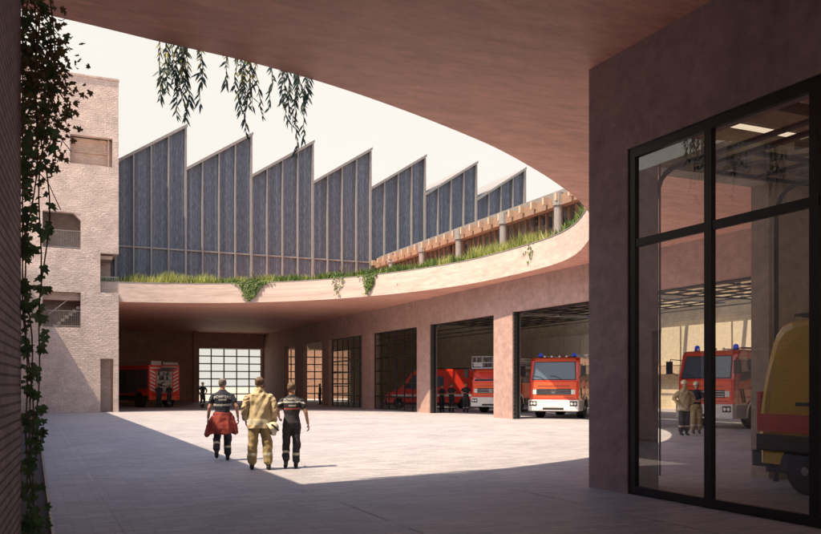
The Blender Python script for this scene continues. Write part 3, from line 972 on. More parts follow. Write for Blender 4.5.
def rim_plant(x, y, ntop, hang, label, seed, mat='grass_g', spread=.5, h=.7, nx=0, ny=-1, name='rim_shrub', edge=.55):
    r = random.Random(seed)
    t_ = thing(name, label, 'plant', (x, y, H1))
    V, F = [], []; sb = bm_new()
    for k in range(9):
        a = r.uniform(-spread, spread)
        tube(sb, [(0,0,0),(a*.5,r.gauss(0,.1),h*.5),(a,r.gauss(0,.15),h*r.uniform(.6,1))], .01, 4)
    for k in range(ntop):
        p = Vector((r.gauss(0,spread*.5), r.gauss(0,.2), abs(r.gauss(.1,h*.45))))
        add_leaf(V, F, p, rv(r)+Vector((0,-.5,.5)), rv(r)+Vector((0,0,1)), r.uniform(.06,.14), LANCE)
        k0 = len(V)
    for k in range(hang):
        s = r.random()
        tg = r.gauss(0, spread*.55)*(1.1-s*.6); ln = (.45+.55*math.cos(tg*2.6+1))
        dd_ = math.hypot(nx, ny)
        p = Vector((nx/dd_*(edge+.06+r.random()*.08) - ny/dd_*tg, ny/dd_*(edge+.06+r.random()*.08) + nx/dd_*tg, .12-s*(.35+.85*ln)))
        add_leaf(V, F, p, Vector((nx*1.0,ny*1.0,.3))+rv(r)*.5, rv(r)*.4+Vector((0,0,-1)), r.uniform(.07,.15), IVY)
    # runners between crown and rim
    for k in range(hang//3):
        p = Vector((nx*r.uniform(0,.62)+r.gauss(0,.1), ny*r.uniform(0,.62)+r.gauss(0,.1), r.uniform(.02,.2)))
        add_leaf(V, F, p, Vector((0,0,1))+rv(r)*.5, rv(r), r.uniform(.07,.14), IVY)
    obj('stems', sb, M['stem'], t_)
    mesh_obj('foliage', V, F, M[mat], t_)
rim_plant(*rim_at(12.3, .55), 420, 620, 'green shrub trailing over the canopy rim below the third sawtooth', 61, spread=.95, h=.8, nx=-.6, ny=-.8)
rim_plant(*rim_at(17.6, .55), 220, 300, 'small trailing shrub on the canopy rim below the fifth sawtooth', 62, nx=-.85, ny=-.5)
rim_plant(*rim_at(16.3, .55), 260, 40, 'bushy green shrub standing on the canopy rim left of the small trailing shrub', 63, h=.9, nx=-.75, ny=-.65)
rim_plant(20.9, 31.5, 200, 30, 'bushy shrub on the bright curved rim near the right-hand posts', 64, h=.8, nx=-1, ny=0)
rim_plant(19.2, 42.6, 150, 20, 'low shrub on the canopy rim in front of the timber clerestory', 65, h=.6, nx=-1, ny=0)

# ------------------------------------------------------------------ vehicles (local: front at x=0 facing +x, body towards -x)
def make_wheel(parent, x, y, r=.52, w=.34, rim='rim'):
    s = 1 if y > 0 else -1
    bm = bm_new()
    lathe(bm, [(r*.62,-w/2),(r*.93,-w/2),(r,-w*.36),(r,w*.36),(r*.93,w/2),(r*.62,w/2)], 'y', (x,y,r), 28)
    wh = obj('wheel', bm, M['rubber'], parent, smooth=False)
    bm = bm_new()
    lathe(bm, [(r*.6, s*w*.30),(r*.6, s*w*.47),(r*.5, s*w*.44),(r*.42, s*w*.2),(r*.2, s*w*.22),(r*.18, s*w*.5),(r*.05, s*w*.52)], 'y', (x,y,r), 20)
    obj('rim', bm, M[rim], wh)
    bm = bm_new()
    for k in range(8):
        a = k*math.pi/4
        lathe(bm, [(r*.06, s*w*.30),(r*.06, s*w*.41)], 'y', (x+r*.31*math.cos(a), y, r+r*.31*math.sin(a)), 8)
    obj('rim_hole', bm, M['black_plastic'], wh)
    return wh

def quad_plate(bm, pts, nrm, th=.012):
    nrm = Vector(nrm).normalized()
    A = [bm.verts.new(Vector(p)) for p in pts]; B = [bm.verts.new(Vector(p)+nrm*th) for p in pts]
    k = len(pts)
    bm.faces.new(B); bm.faces.new(list(reversed(A)))
    for i in range(k): bm.faces.new([A[i], A[(i+1)%k], B[(i+1)%k], B[i]])

def text_mesh(name, body, size, mat, parent, place, extrude=.002, spacing=1.0):
    """place: function mapping a flat (u, v) of the lettering to a local point"""
    cu = bpy.data.curves.new(name, 'FONT'); cu.body = body; cu.size = size; cu.align_x = 'CENTER'; cu.align_y = 'CENTER'; cu.space_character = spacing
    cu.resolution_u = 2; cu.offset = size*.012
    tmp = bpy.data.objects.new(name, cu); COL.objects.link(tmp)
    bpy.context.view_layer.update()
    me = bpy.data.meshes.new_from_object(tmp.evaluated_get(bpy.context.evaluated_depsgraph_get()))
    bpy.data.objects.remove(tmp)
    for v in me.vertices: v.co = Vector(place(v.co.x, v.co.y))
    me.name = name; me.materials.clear(); me.materials.append(mat)
    o = bpy.data.objects.new(name, me); COL.objects.link(o); o.parent = parent
    return o

def cab(t_, CL=2.6, top=2.98, colr='red', low='red2'):
    hw = 1.22
    prof = [(-.02,.85),(0,1.0),(-.02,1.86),(-.30,top-.16),(-.48,top),(-CL,top),(-CL,.62),(-CL+.1,.62),(-CL+.1,.85)]
    prof = [(-.02,.85),(0,1.0),(-.02,1.86),(-.26,top-.18),(-.44,top),(-CL,top),(-CL,.85)]
    bm = bm_new(); prism(bm, prof, -hw, hw)
    c = obj('cab', bm, M[colr], t_, bevel=.08)
    def sl(z): return -.02 + (-.24)*(z-1.86)/(top-.18-1.86)
    bm = bm_new()
    quad_plate(bm, [(sl(1.89)-.001,-1.10,1.89),(sl(1.89)-.001,1.10,1.89),(sl(2.78)-.001,1.02,top-.215),(sl(2.78)-.001,-1.02,top-.215)], (1,0,.27), .01)
    obj('windscreen_seal', bm, M['black_plastic'], c)
    bm = bm_new(); quad_plate(bm, [(-.23,-1.05,top-.20),(-.23,1.05,top-.20),(-.33,1.0,top-.07),(-.33,-1.0,top-.07)], (1,0,.8), .05)
    obj('sun_visor', bm, M[low], c, bevel=.01)
    bm = bm_new()
    for y in (-.55, -.2, .2, .55): lathe(bm, [(.05,-.01),(.045,.05)], 'x', (-.40,y,top+.05), 10)
    obj('roof_lamp', bm, M['lens'], c)
    bm = bm_new(); box(bm, .0, .02, -.8, .8, 1.60, 1.615); box(bm, .0, .02, -1.0, 1.0, 1.03, 1.045)
    obj('panel_seam', bm, M['black_plastic'], c)
    bm = bm_new()
    quad_plate(bm, [(sl(1.93)+.012,-1.06,1.93),(sl(1.93)+.012,1.06,1.93),(sl(2.74)+.012,.98,top-.24),(sl(2.74)+.012,-.98,top-.24)], (1,0,.27))
    obj('windscreen', bm, M['vglass'], c)
    bm = bm_new()
    quad_plate(bm, [(.0,-1.12,1.0),(.0,1.12,1.0),(-.015,1.12,1.8),(-.015,-1.12,1.8)], (1,0,.02), .014)
    obj('front_panel', bm, M[low], c, bevel=.004)
    bm = bm_new()
    box(bm, .012, .03, -.86, .86, 1.17, 1.46)
    obj('grille', bm, M['black_plastic'], c)
    bm = bm_new()
    for z in (1.2, 1.29, 1.38): box(bm, .03, .05, -.84, .84, z, z+.035)
    obj('grille_bar', bm, M['chrome'], c)
    bm = bm_new()
    lathe(bm, [(.115,.045),(.115,.06),(.095,.06),(.095,.045)], 'x', (0,0,1.32), 20)
    for k in range(3):
        a = math.pi/2 + k*2*math.pi/3
        p = Vector((.058, .1*math.cos(a), 1.32+.1*math.sin(a)))
        tube(bm, [(.058,0,1.32), p], [.016,.004], 6)
    obj('emblem', bm, M['chrome'], c)
    bm = bm_new()
    for y in (-.42, .42):
        tube(bm, [(.03,y,1.9),(-.005,y-.3,2.06),(-.03,y-.62,2.1)], .012, 5)
    obj('wipers', bm, M['black_plastic'], c)
    # bumper
    bm = bm_new(); box(bm, -.9, .12, -1.25, 1.25, .38, .93)
    bp = obj('bumper', bm, M['white'], t_, bevel=.05)
    bm = bm_new(); box(bm, .11, .128, -.55, .55, .44, .55)
    obj('lower_slot', bm, M['black_plastic'], bp)
    bm = bm_new()
    for y in (-.62, .62): box(bm, .11, .13, y-.1, y+.1, .44, .55)
    obj('fog_lamp', bm, M['lens'], bp)
    bm = bm_new(); box(bm, .12, .132, -.26, .26, .60, .71)
    obj('number_plate', bm, M['ivory'], bp)
    for y in (-1.0, 1.0):
        bm = bm_new(); box(bm, .085, .13, y-.18, y+.18, .63, .86)
        h = obj('headlight', bm, M['black_plastic'], bp)
        for dy in (-.08, .08):
            bm = bm_new(); lathe(bm, [(.07,.13),(.06,.145),(.02,.15)], 'x', (0,y+dy,.745), 14)
            obj('lens', bm, M['lens'], h)
    for y in (-.96, .96):
        bm = bm_new(); box(bm, .0, .03, y-.1, y+.1, 1.2, 1.42)
        obj('indicator', bm, M['lens'], c, bevel=.008)
    for s in (-1, 1):
        y = s*hw
        for x0, x1 in ((-1.18,-.38),(-2.42,-1.5)):
            if x0 < -CL: continue
            bm = bm_new(); box(bm, x0-.08, x1+.08, min(y,y+s*.012), max(y,y+s*.012), .95, top-.2)
            d = obj('door', bm, M[colr], c, bevel=.003)
            bm = bm_new()
            pts = [(x0,1.9),(x1-.0,1.78),(x1-.18 if x1 > -.5 else x1, top-.33),(x0,top-.33)]
            prism(bm, pts, min(y+s*.013,y+s*.022), max(y+s*.013,y+s*.022))
            obj('side_window', bm, M['vglass'], d)
            bm = bm_new(); box(bm, x0+.02, x0+.16, min(y+s*.013,y+s*.05), max(y+s*.013,y+s*.05), 1.52, 1.56)
            obj('handle', bm, M['black_plastic'], d)
        bm = bm_new()
        tube(bm, [(-.3,y,2.62),(.18,y+s*.22,2.66),(.2,y+s*.24,2.2),(-.02,y+s*.02,2.0)], .018, 6)
        box(bm, .14, .24, y+s*.27-.12, y+s*.27+.12, 2.08, 2.58)
        obj('mirror', bm, M['black_plastic'], c)
        bm = bm_new()
        x0 = -1.42
        pr = [(x0+.68*math.cos(R(a)), .5+.68*math.sin(R(a))) for a in range(0, 181, 15)] + [(x0+.56*math.cos(R(a)), .5+.56*math.sin(R(a))) for a in range(180, -1, -15)]
        # arch as quads
        k = 13
        for i in range(k-1):
            q = [pr[i], pr[i+1], pr[2*k-2-i], pr[2*k-1-i]]
            prism(bm, q, min(y-s*.25,y+s*.045), max(y-s*.25,y+s*.045))
        obj('wheel_arch', bm, M['grey_metal'], c)
        bm = bm_new(); box(bm, -.88, -.12, min(y,y+s*.03), max(y,y+s*.03), .42, .90)
        obj('step_panel', bm, M['white'], c)
        bm = bm_new()
        for x in (-.62, -.78): prism(bm, [(x,.98),(x+.1,.98),(x+.26,1.5),(x+.16,1.5)], min(y+s*.013,y+s*.02), max(y+s*.013,y+s*.02))
        obj('stripe', bm, M['black_plastic'], c)
    for y in (-.85, .85):
        bm = bm_new(); lathe(bm, [(.11,0),(.11,.05)], 'z', (-.72,y,top), 14)
        b_ = obj('beacon', bm, M['black_plastic'], c)
        bm = bm_new(); lathe(bm, [(.10,.05),(.10,.17),(.07,.22),(.02,.235)], 'z', (-.72,y,top), 14)
        obj('dome', bm, M['blue'], b_, smooth=True)
    return c

def chassis(t_, L):
    bm = bm_new()
    box(bm, -L, -.3, -.45, .45, .5, .84); box(bm, -L+.4, -2.7, -1.1, 1.1, .55, .95)
    obj('chassis', bm, M['black_plastic'], t_)

def body_box(t_, x0, x1, top, rear_open=False):
    bm = bm_new(); box(bm, x0, x1, -1.23, 1.23, .86, top)
    bd = obj('body', bm, M['red'], t_, bevel=.03)
    for s in (-1, 1):
        n_ = 3; w = (x1-x0-.5)/n_
        for k in range(n_):
            a = x0+.2+k*(w+.05)
            if k == 0: zb = 1.35
            else: zb = 1.0
            y = s*1.23
            bm = bm_new(); box(bm, a, a+w, min(y,y+s*.012), max(y,y+s*.012), zb, top-.3)
            z = zb+.06
            while z < top-.34:
                box(bm, a+.02, a+w-.02, min(y+s*.012,y+s*.02), max(y+s*.012,y+s*.02), z, z+.05); z += .085
            sh = obj('roller_shutter', bm, M['shutter'], bd)
            bm = bm_new(); box(bm, a+.05, a+w-.05, min(y+s*.021,y+s*.05), max(y+s*.021,y+s*.05), zb+.03, zb+.07)
            obj('handle_bar', bm, M['chrome'], sh)
        bm = bm_new(); y = s*1.24
        lathe(bm, [(.66,-.02),(.66,.02),(.56,.02)], 'y', (x0+1.55, y, .52), 26)
        obj('arch_lining', bm, M['black_plastic'], bd)
    bm = bm_new()
    for y in (-1.1, 1.1): tube(bm, [(x0+.1,y,top+.18),(x1-.1,y,top+.18)], .025, 6)
    for k in range(6):
        xx = x0+.2+(x1-x0-.4)*k/5
        for y in (-1.1, 1.1): tube(bm, [(xx,y,top),(xx,y,top+.18)], .018, 5)
    obj('roof_rail', bm, M['grey_metal'], bd)
    return bd

def ladder(bm, x0, x1, y0, y1, z, h=.0, step=.3):
    for y in (y0, y1):
        tube(bm, [(x0,y,z),(x1,y,z)], .03, 5)
        if h: tube(bm, [(x0,y,z+h),(x1,y,z+h)], .025, 5)
    x = x0+.1; k = 0
    while x < x1:
        tube(bm, [(x,y0,z),(x,y1,z)], .016, 4)
        if h:
            for y in (y0, y1): tube(bm, [(x,y,z),(x+(step if k%2 else -step)*.5,y,z+h)], .014, 4)
        x += step; k += 1

def place(t_, front, heading):
    t_.location = (front[0], front[1], 0); t_.rotation_euler = (0, 0, math.atan2(heading[1], heading[0]))

def fire_truck(name, label, front, heading, CL=2.6, L=7.4, top=2.98):
    t_ = thing(name, label, 'fire truck', group='red fire trucks in the engine bays')
    cab(t_, CL, top); chassis(t_, L); bd = body_box(t_, -L, -CL-.08, top-.02)
    for x in (-1.42, -L+1.55):
        for y in (-1.05, 1.05): make_wheel(t_, x, y)
    bm = bm_new(); ladder(bm, -L+.5, -2.9, -.7, -.3, top+.2)
    obj('roof_ladder', bm, M['grey_metal'], bd)
    bm = bm_new(); box(bm, -L+.6, -3.0, .2, .95, top-.02, top+.24)
    obj('roof_chest', bm, M['shutter_l'], bd, bevel=.01)
    place(t_, front, heading)
    return t_

fire_truck('fire_truck', 'red fire truck with white bumper rolling out of the bay into the sun', (23.15,33.95), (-.75,-.66), top=3.0)
fire_truck('fire_truck', 'red fire truck seen through the tall window behind two standing firefighters', (23.5,24.3), (-.98,-.2), top=2.98)

# ladder truck, low cab with the ladder and its cage above
t_ = thing('ladder_truck', 'red ladder truck with a grey lattice ladder and cage above its low cab', 'fire truck', group='red fire trucks in the engine bays')
cab(t_, 1.75, 2.62); chassis(t_, 8.6)
bm = bm_new(); box(bm, -8.6, -1.9, -1.22, 1.22, .86, 1.75)
bd = obj('body', bm, M['red'], t_, bevel=.03)
for s in (-1, 1):
    for k in range(4):
        a = -8.2+1.55*k; y = s*1.22
        bm = bm_new(); box(bm, a, a+1.35, min(y,y+s*.015), max(y,y+s*.015), 1.0 if k not in (1,) else 1.3, 1.65)
        obj('locker_door', bm, M['red2'], bd)
bm = bm_new(); lathe(bm, [(.75,0),(.75,.35),(.5,.4),(.5,.7)], 'z', (-6.6,0,1.76), 20)
tt_ = obj('turntable', bm, M['shutter_l'], t_)
bm = bm_new()
ladder(bm, -7.4, -.9, -.5, .5, 2.72, .42, .35); ladder(bm, -6.6, -.5, -.38, .38, 2.80, .5, .35)
ld = obj('ladder', bm, M['grey_metal'], t_)
bm = bm_new()
for z in (2.62, 2.95, 3.3):
    for a, c in (((-.9,-1.0),(.45,-1.0)),((-.9,1.0),(.45,1.0)),((.45,-1.0),(.45,1.0)),((-.9,-1.0),(-.9,1.0))):
        tube(bm, [(a[0],a[1],z),(c[0],c[1],z)], .028, 5)
for x in (-.9, -.2, .45):
    for y in (-1.0, -.33, .33, 1.0):
        if x == -.2 and abs(y) < 1: continue
        tube(bm, [(x,y,2.62),(x,y,3.3)], .025, 5)
for k in range(9): tube(bm, [(.45,-1+.25*k,2.62),(.45,-1+.25*k,3.3)], .014, 4); tube(bm, [(.45,-1+.25*k,2.62),(.45,-.875+.25*k if k < 8 else .875,3.3)], .01, 4)
box(bm, -.9, .45, -1, 1, 2.63, 2.67); box(bm, .455, .47, -.9, -.35, 2.72, 2.95)
obj('rescue_cage', bm, M['grey_metal'], t_)
for x in (-1.42, -6.0, -7.3):
    for y in (-1.05, 1.05): make_wheel(t_, x, y)
place(t_, (24.4, 42.2), (-.80,-.60))

# fire truck parked in the covered hall, its open rear towards the court
t_ = thing('fire_truck', 'red fire truck parked in the covered hall with its rear equipment locker open', 'fire truck')
cab(t_, 2.3, 2.95); chassis(t_, 7.6); bd = body_box(t_, -7.6, -2.4, 3.12)
for x in (-1.42, -6.05):
    for y in (-1.05, 1.05): make_wheel(t_, x, y)
xb = -7.6
bm = bm_new(); box(bm, xb-.03, xb-.002, -.62, .62, 1.05, 2.65)
rl = obj('rear_locker', bm, M['shutter_l'], t_)
r = random.Random(5); bm = bm_new()
for z in (1.1, 1.55, 2.0, 2.35): box(bm, xb-.05, xb-.03, -.6, .6, z, z+.03)
for k in range(26):
    y, z = r.uniform(-.55,.5), r.choice((1.14,1.59,2.04,2.39)); w, h = r.uniform(.05,.16), r.uniform(.1,.3)
    box(bm, xb-.07-r.random()*.05, xb-.031, y, y+w, z, z+h)
obj('equipment', bm, M['black_plastic'], rl)
bm = bm_new()
bm.free()
for k in range(6):
    y, z = r.uniform(-.5,.4), r.choice((1.14,1.59,2.04))
    bm = bm_new(); lathe(bm, [(.09,-.12),(.09,-.032)], 'x', (xb,y,z+.12), 10); obj('hose_coupling', bm, M['reflect'], rl)
bm = bm_new()
for s in (-1, 1):
    for k in range(6):
        z = 1.1+.27*k
        pts = [(s*.72,z),(s*1.14,z+.22),(s*1.14,z+.34),(s*.72,z+.12)]
        if s > 0: pts.reverse()
        prism(bm, pts, xb-.012, xb-.001, 'x')
box(bm, xb-.012, xb-.001, -1.14, 1.14, 2.86, 2.95)
obj('chevron', bm, M['white'], t_)
bm = bm_new(); prism(bm, [(xb,2.66),(xb-.9,2.95),(xb-.9,3.0),(xb,2.71)], -.62, .62)
obj('raised_shutter', bm, M['shutter_l'], rl)
bm = bm_new(); box(bm, xb-.1, xb+.2, -1.2, 1.2, .55, .85)
obj('rear_bumper', bm, M['red2'], t_)
for y in (-1.05, 1.05):
    bm = bm_new(); box(bm, xb-.13, xb-.1, y-.1, y+.1, .6, .8)
    obj('tail_lamp', bm, M['redband'], t_)
bm = bm_new(); ladder(bm, xb+.1, -3.0, -1.0, -.55, 3.36); ladder(bm, xb+.1, -3.0, -.4, .05, 3.36)
obj('roof_ladder', bm, M['grey_metal'], t_)
bm = bm_new(); box(bm, xb+.1, xb+2.9, .2, 1.0, 3.12, 3.42); box(bm, xb+.0, xb+.3, -1.1, .1, 3.14, 3.34)
obj('roof_chest', bm, M['shutter_l'], t_, bevel=.01)
hd = Vector((-.36, 1.0)).normalized()
place(t_, (8.95+hd.x*7.6, 63.8+hd.y*7.6), hd)

# ------------------------------------------------------------------ vans
def make_van(name, label, cat, L, Hh, colr, front, heading, yellow=False, r=.36):
    t_ = thing(name, label, cat)
    hw = 1.0
    # side profile, front at x=0
    prof = [(0,.42),(.0,.95),(-.18,1.12),(-.95,1.38),(-1.75,Hh-.28),(-2.15,Hh-.06),(-2.6,Hh),(-L+.8,Hh-.005),(-L+.5,Hh-.03),(-L+.33,Hh-.09),(-L+.22,Hh-.22),(-L+.15,Hh-.45),(-L+.09,Hh-.8),(-L+.03,1.5),(-L,1.1),(-L,.42)]
    bm = bm_new()
    rows = []
    # sections across the width with tumblehome
    for y, ins in ((-hw,0),(hw,0)):
        pass
    k = len(prof)
    def half(z): return hw - max(0, (z-1.2))*.085
    lv = []
    for f, ins in ((-1,.13),(-.975,.05),(-.9,0),(.9,0),(.975,.05),(1,.13)):
        row = []
        for x, z in prof:
            zz = z - (ins*.8 if z > Hh-.5 else 0)
            xx = x + (ins if x < -L/2 else -ins)
            row.append(bm.verts.new((xx, f*half(z), zz)))
        lv.append(row)
    for a, b_ in zip(lv, lv[1:]):
        for i in range(k): bm.faces.new([a[i], a[(i+1)%k], b_[(i+1)%k], b_[i]])
    bm.faces.new(lv[0]); bm.faces.new(list(reversed(lv[-1])))
    bmesh.ops.recalc_face_normals(bm, faces=bm.faces)
    bd = obj('body', bm, M[colr], t_, bevel=.022)
    # windscreen
    def yy(z, s): return s*(half(z)-.04)
    bm = bm_new()
    quad_plate(bm, [(-1.02,yy(1.42,-1)*.95,1.42),(-1.02,yy(1.42,1)*.95,1.42),(-1.72,yy(Hh-.3,1)*.93,Hh-.32),(-1.72,yy(Hh-.3,-1)*.93,Hh-.32)], (.8,0,.65), .03)
    obj('windscreen', bm, M['vglass'], bd)
    for s in (-1, 1):
        def sp(x, z, d): return (x, s*(half(z)+d), z)
        def side(name, pts, mat, d0=.002, d1=.012, par=bd):
            bm = bm_new()
            A = [bm.verts.new(sp(x,z,d0-.01)) for x, z in pts]; B = [bm.verts.new(sp(x,z,d1)) for x, z in pts]
            bm.faces.new(B)
            for i in range(len(pts)): bm.faces.new([A[i], A[(i+1)%len(pts)], B[(i+1)%len(pts)], B[i]])
            return obj(name, bm, M[mat], par)
        dd = side('door', [(-1.1,.5),(-1.1,1.33),(-1.9,Hh-.3),(-2.35,Hh-.22),(-2.35,1.2),(-2.35,.5)], colr)
        side('side_window', [(-1.3,1.4),(-1.86,Hh-.42),(-2.28,Hh-.38),(-2.28,1.38)], 'vglass', .012, .02, dd)
        side('handle', [(-2.1,1.15),(-2.3,1.15),(-2.3,1.2),(-2.1,1.2)], 'black_plastic', .012, .035, dd)
        if yellow:
            side('red_band', [(-.3,.92),(-L+.03,.92),(-L+.03,1.2),(-1.2,1.2),(-2.0,1.2),(-.6,1.14)][:3]+[(-L+.04,1.2),(-.6,1.2)], 'redband', .0, .014)
            side('lower_cladding', [(-1.4,.5),(-2.6,.5),(-2.6,.84),(-1.3,.84)], 'black_plastic', .0, .03)
            side('lower_band', [(-L+.02,.62),(-L+1.6,.62),(-L+1.6,.88),(-L+.02,.88)], 'black_plastic', .0, .02)
            side('slide_rail', [(-L+.75,1.33),(-L+2.6,1.33),(-L+2.6,1.385),(-L+.75,1.385)], 'black_plastic', .0, .02)
        else:
            side('rear_window', [(-2.6,1.5),(-2.6,Hh-.5),(-L+2.4,Hh-.5),(-L+2.4,1.5)], 'vglass')
            side('stripe', [(-.4,.86),(-L+.05,.86),(-L+.05,1.02),(-.4,1.0)], 'ivory', .0, .013)
        for x in (-.95, -L+.92):
            bm = bm_new()
            pr = [(x+(r+.1)*math.cos(R(a)), r+(r+.1)*math.sin(R(a))) for a in range(0, 181, 12)]
            y = s*(hw+.004)
            prism(bm, pr, min(y-s*.3,y), max(y-s*.3,y))
            obj('wheel_arch', bm, M['black_plastic'], bd)
            make_wheel(t_, x, s*(hw-.11), r, .24)
        bm = bm_new(); tube(bm, [(-1.35,s*hw*.98,1.5),(-1.3,s*(hw+.18),1.55)], .025, 6); box(bm, -1.36, -1.24, s*(hw+.2)-.08, s*(hw+.2)+.08, 1.42, 1.74)
        obj('mirror', bm, M['black_plastic'], bd)
        bm = bm_new(); quad_plate(bm, [(-.04,s*.62,.80),(-.04,s*.95,.80),(-.2,s*.95,1.06),(-.12,s*.62,.98)], (1,0,.4), .04)
        obj('headlight', bm, M['lens'], bd)
        bm = bm_new(); box(bm, -L-.02, -L+.06, s*.9-.07, s*.9+.07, 1.0, 1.55)
        obj('tail_lamp', bm, M['redband'], bd, bevel=.01)
    bm = bm_new(); box(bm, -.2, .06, -.98, .98, .32, .62); 
    obj('front_bumper', bm, M['black_plastic'], t_, bevel=.03)
    bm = bm_new(); box(bm, -L-.1, -L+.25, -.99, .99, .36, .62)
    obj('rear_bumper', bm, M['black_plastic'], t_, bevel=.03)
    bm = bm_new(); box(bm, -L+.1, -.1, -.9, .9, .28, .44)
    obj('underbody', bm, M['black_plastic'], t_)
    bm = bm_new(); box(bm, -.02, .015, -.5, .5, .68, .88)
    obj('grille', bm, M['black_plastic'], bd)
    bm = bm_new()
    for y in (-.55, .55):
        lathe(bm, [(.09,0),(.08,.13),(.02,.16)], 'z', (-2.5,y,Hh-.01), 12)
    obj('beacon', bm, M['blue'], bd)
    bm = bm_new()
    for s in (-.72, .72): tube(bm, [(-2.9,s,Hh+.07),(-L+.5,s,Hh+.07)], .025, 6)
    for x in (-3.0, -L/2-1.2, -L+.7): tube(bm, [(x,-.8,Hh+.04),(x,.8,Hh+.04)], .02, 5)
    obj('roof_rack', bm, M['black_plastic'], bd)
    place(t_, front, heading)
    return t_
make_van('ambulance', 'yellow ambulance van with red band parked inside the glazed garage', 'ambulance', 5.4, 2.66, 'yellow', (11.5, 9.75-5.4), (0,-1), True)
make_van('crew_van', 'long red crew van parked side-on behind the gridded door and open bay', 'van', 6.4, 2.75, 'red', (22.6, 53.8), (-.93,.36))

# ------------------------------------------------------------------ people
from mathutils import noise as mnoise
def remesh(name, bm, vox, mats, parent, paint=None, smooth=3, wr=0.0):
    me = bpy.data.meshes.new(name)
    bmesh.ops.recalc_face_normals(bm, faces=bm.faces)
    bm.to_mesh(me); bm.free()
    tmp = bpy.data.objects.new(name, me); COL.objects.link(tmp)
    md = tmp.modifiers.new('r', 'REMESH'); md.mode = 'VOXEL'; md.voxel_size = vox; md.use_smooth_shade = True
    if smooth:
        ms = tmp.modifiers.new('s', 'SMOOTH'); ms.iterations = smooth; ms.factor = .5
    bpy.context.view_layer.update()
    m2 = bpy.data.meshes.new_from_object(tmp.evaluated_get(bpy.context.evaluated_depsgraph_get()))
    bpy.data.objects.remove(tmp)
    m2.name = name; m2.materials.clear()
    for q in mats: m2.materials.append(q)
    if paint:
        for p in m2.polygons: p.material_index = paint(p.center)
    if wr:
        nv = [v.normal.copy() for v in m2.vertices]
        for v, nn_ in zip(m2.vertices, nv):
            c = v.co
            f = mnoise.noise(Vector((c.x*7, c.y*7, c.z*9))) + .6*mnoise.noise(Vector((c.x*15+5, c.y*15, c.z*11))) + .5*math.sin(c.z*38+6*mnoise.noise(c*5))*max(0, mnoise.noise(c*3+Vector((9,9,9))))
            v.co = c + nn_*f*wr
    for p in m2.polygons: p.use_smooth = True
    o = bpy.data.objects.new(name, m2); COL.objects.link(o); o.parent = parent
    return o

def limb(bm, pts, rad, segs=10, flat=1.0):
    """tapered limb with rounded ends through connected points"""
    P = [Vector(p) for p in pts]
    n_ = []; rr_ = []
    for i in range(len(P)-1):
        for s in (0, .25, .5, .75):
            n_.append(P[i].lerp(P[i+1], s)); rr_.append(rad[i]*(1-s)+rad[i+1]*s)
    n_.append(P[-1]); rr_.append(rad[-1])
    d0 = (n_[0]-n_[1]).normalized(); d1 = (n_[-1]-n_[-2]).normalized()
    n_ = [n_[0]+d0*rad[0]*.7] + n_ + [n_[-1]+d1*rad[-1]*.7]; rr_ = [rad[0]*.45] + rr_ + [rad[-1]*.45]
    tube(bm, n_, rr_, segs, flat)

def torso(bm, rows, segs=16):
    loft(bm, [(Vector((cx,cy,z)), Vector((rx,0,0)), Vector((0,ry,0))) for z, rx, ry, cx, cy in rows], segs)

def hand(bm, w, d, side, thick=1.0):
    """palm and five curled fingers hanging from wrist w along direction d"""
    w, d = Vector(w), Vector(d).normalized()
    fwd = Vector((0,1,0)); fwd = (fwd - d*fwd.dot(d)).normalized()
    inn = d.cross(fwd)*1.0
    if inn.x*side > 0: inn = -inn        # towards the body
    c = w + d*.05
    loft(bm, [(w-d*.015, fwd*.024, inn*.018), (w+d*.02, fwd*.034, inn*.016), (w+d*.06, fwd*.041, inn*.016), (w+d*.09, fwd*.040, inn*.013)], 10)
    for k, (off, l) in enumerate(((.031,.068),(.011,.078),(-.010,.073),(-.030,.056))):
        b0 = w + d*.085 + fwd*off
        b1 = b0 + (d*.9+inn*.35).normalized()*l*.45
        b2 = b1 + (d*.6+inn*.8).normalized()*l*.32
        b3 = b2 + (d*.2+inn*1.0).normalized()*l*.25
        limb(bm, [b0,b1,b2,b3], [.0095*thick,.009*thick,.008*thick,.007*thick], 7)
    t0 = w + d*.03 + fwd*.03
    limb(bm, [t0, t0+(d*.5+fwd*.6+inn*.3).normalized()*.035, t0+(d*.9+fwd*.55+inn*.5).normalized()*.066], [.0125*thick,.011*thick,.009*thick], 7)

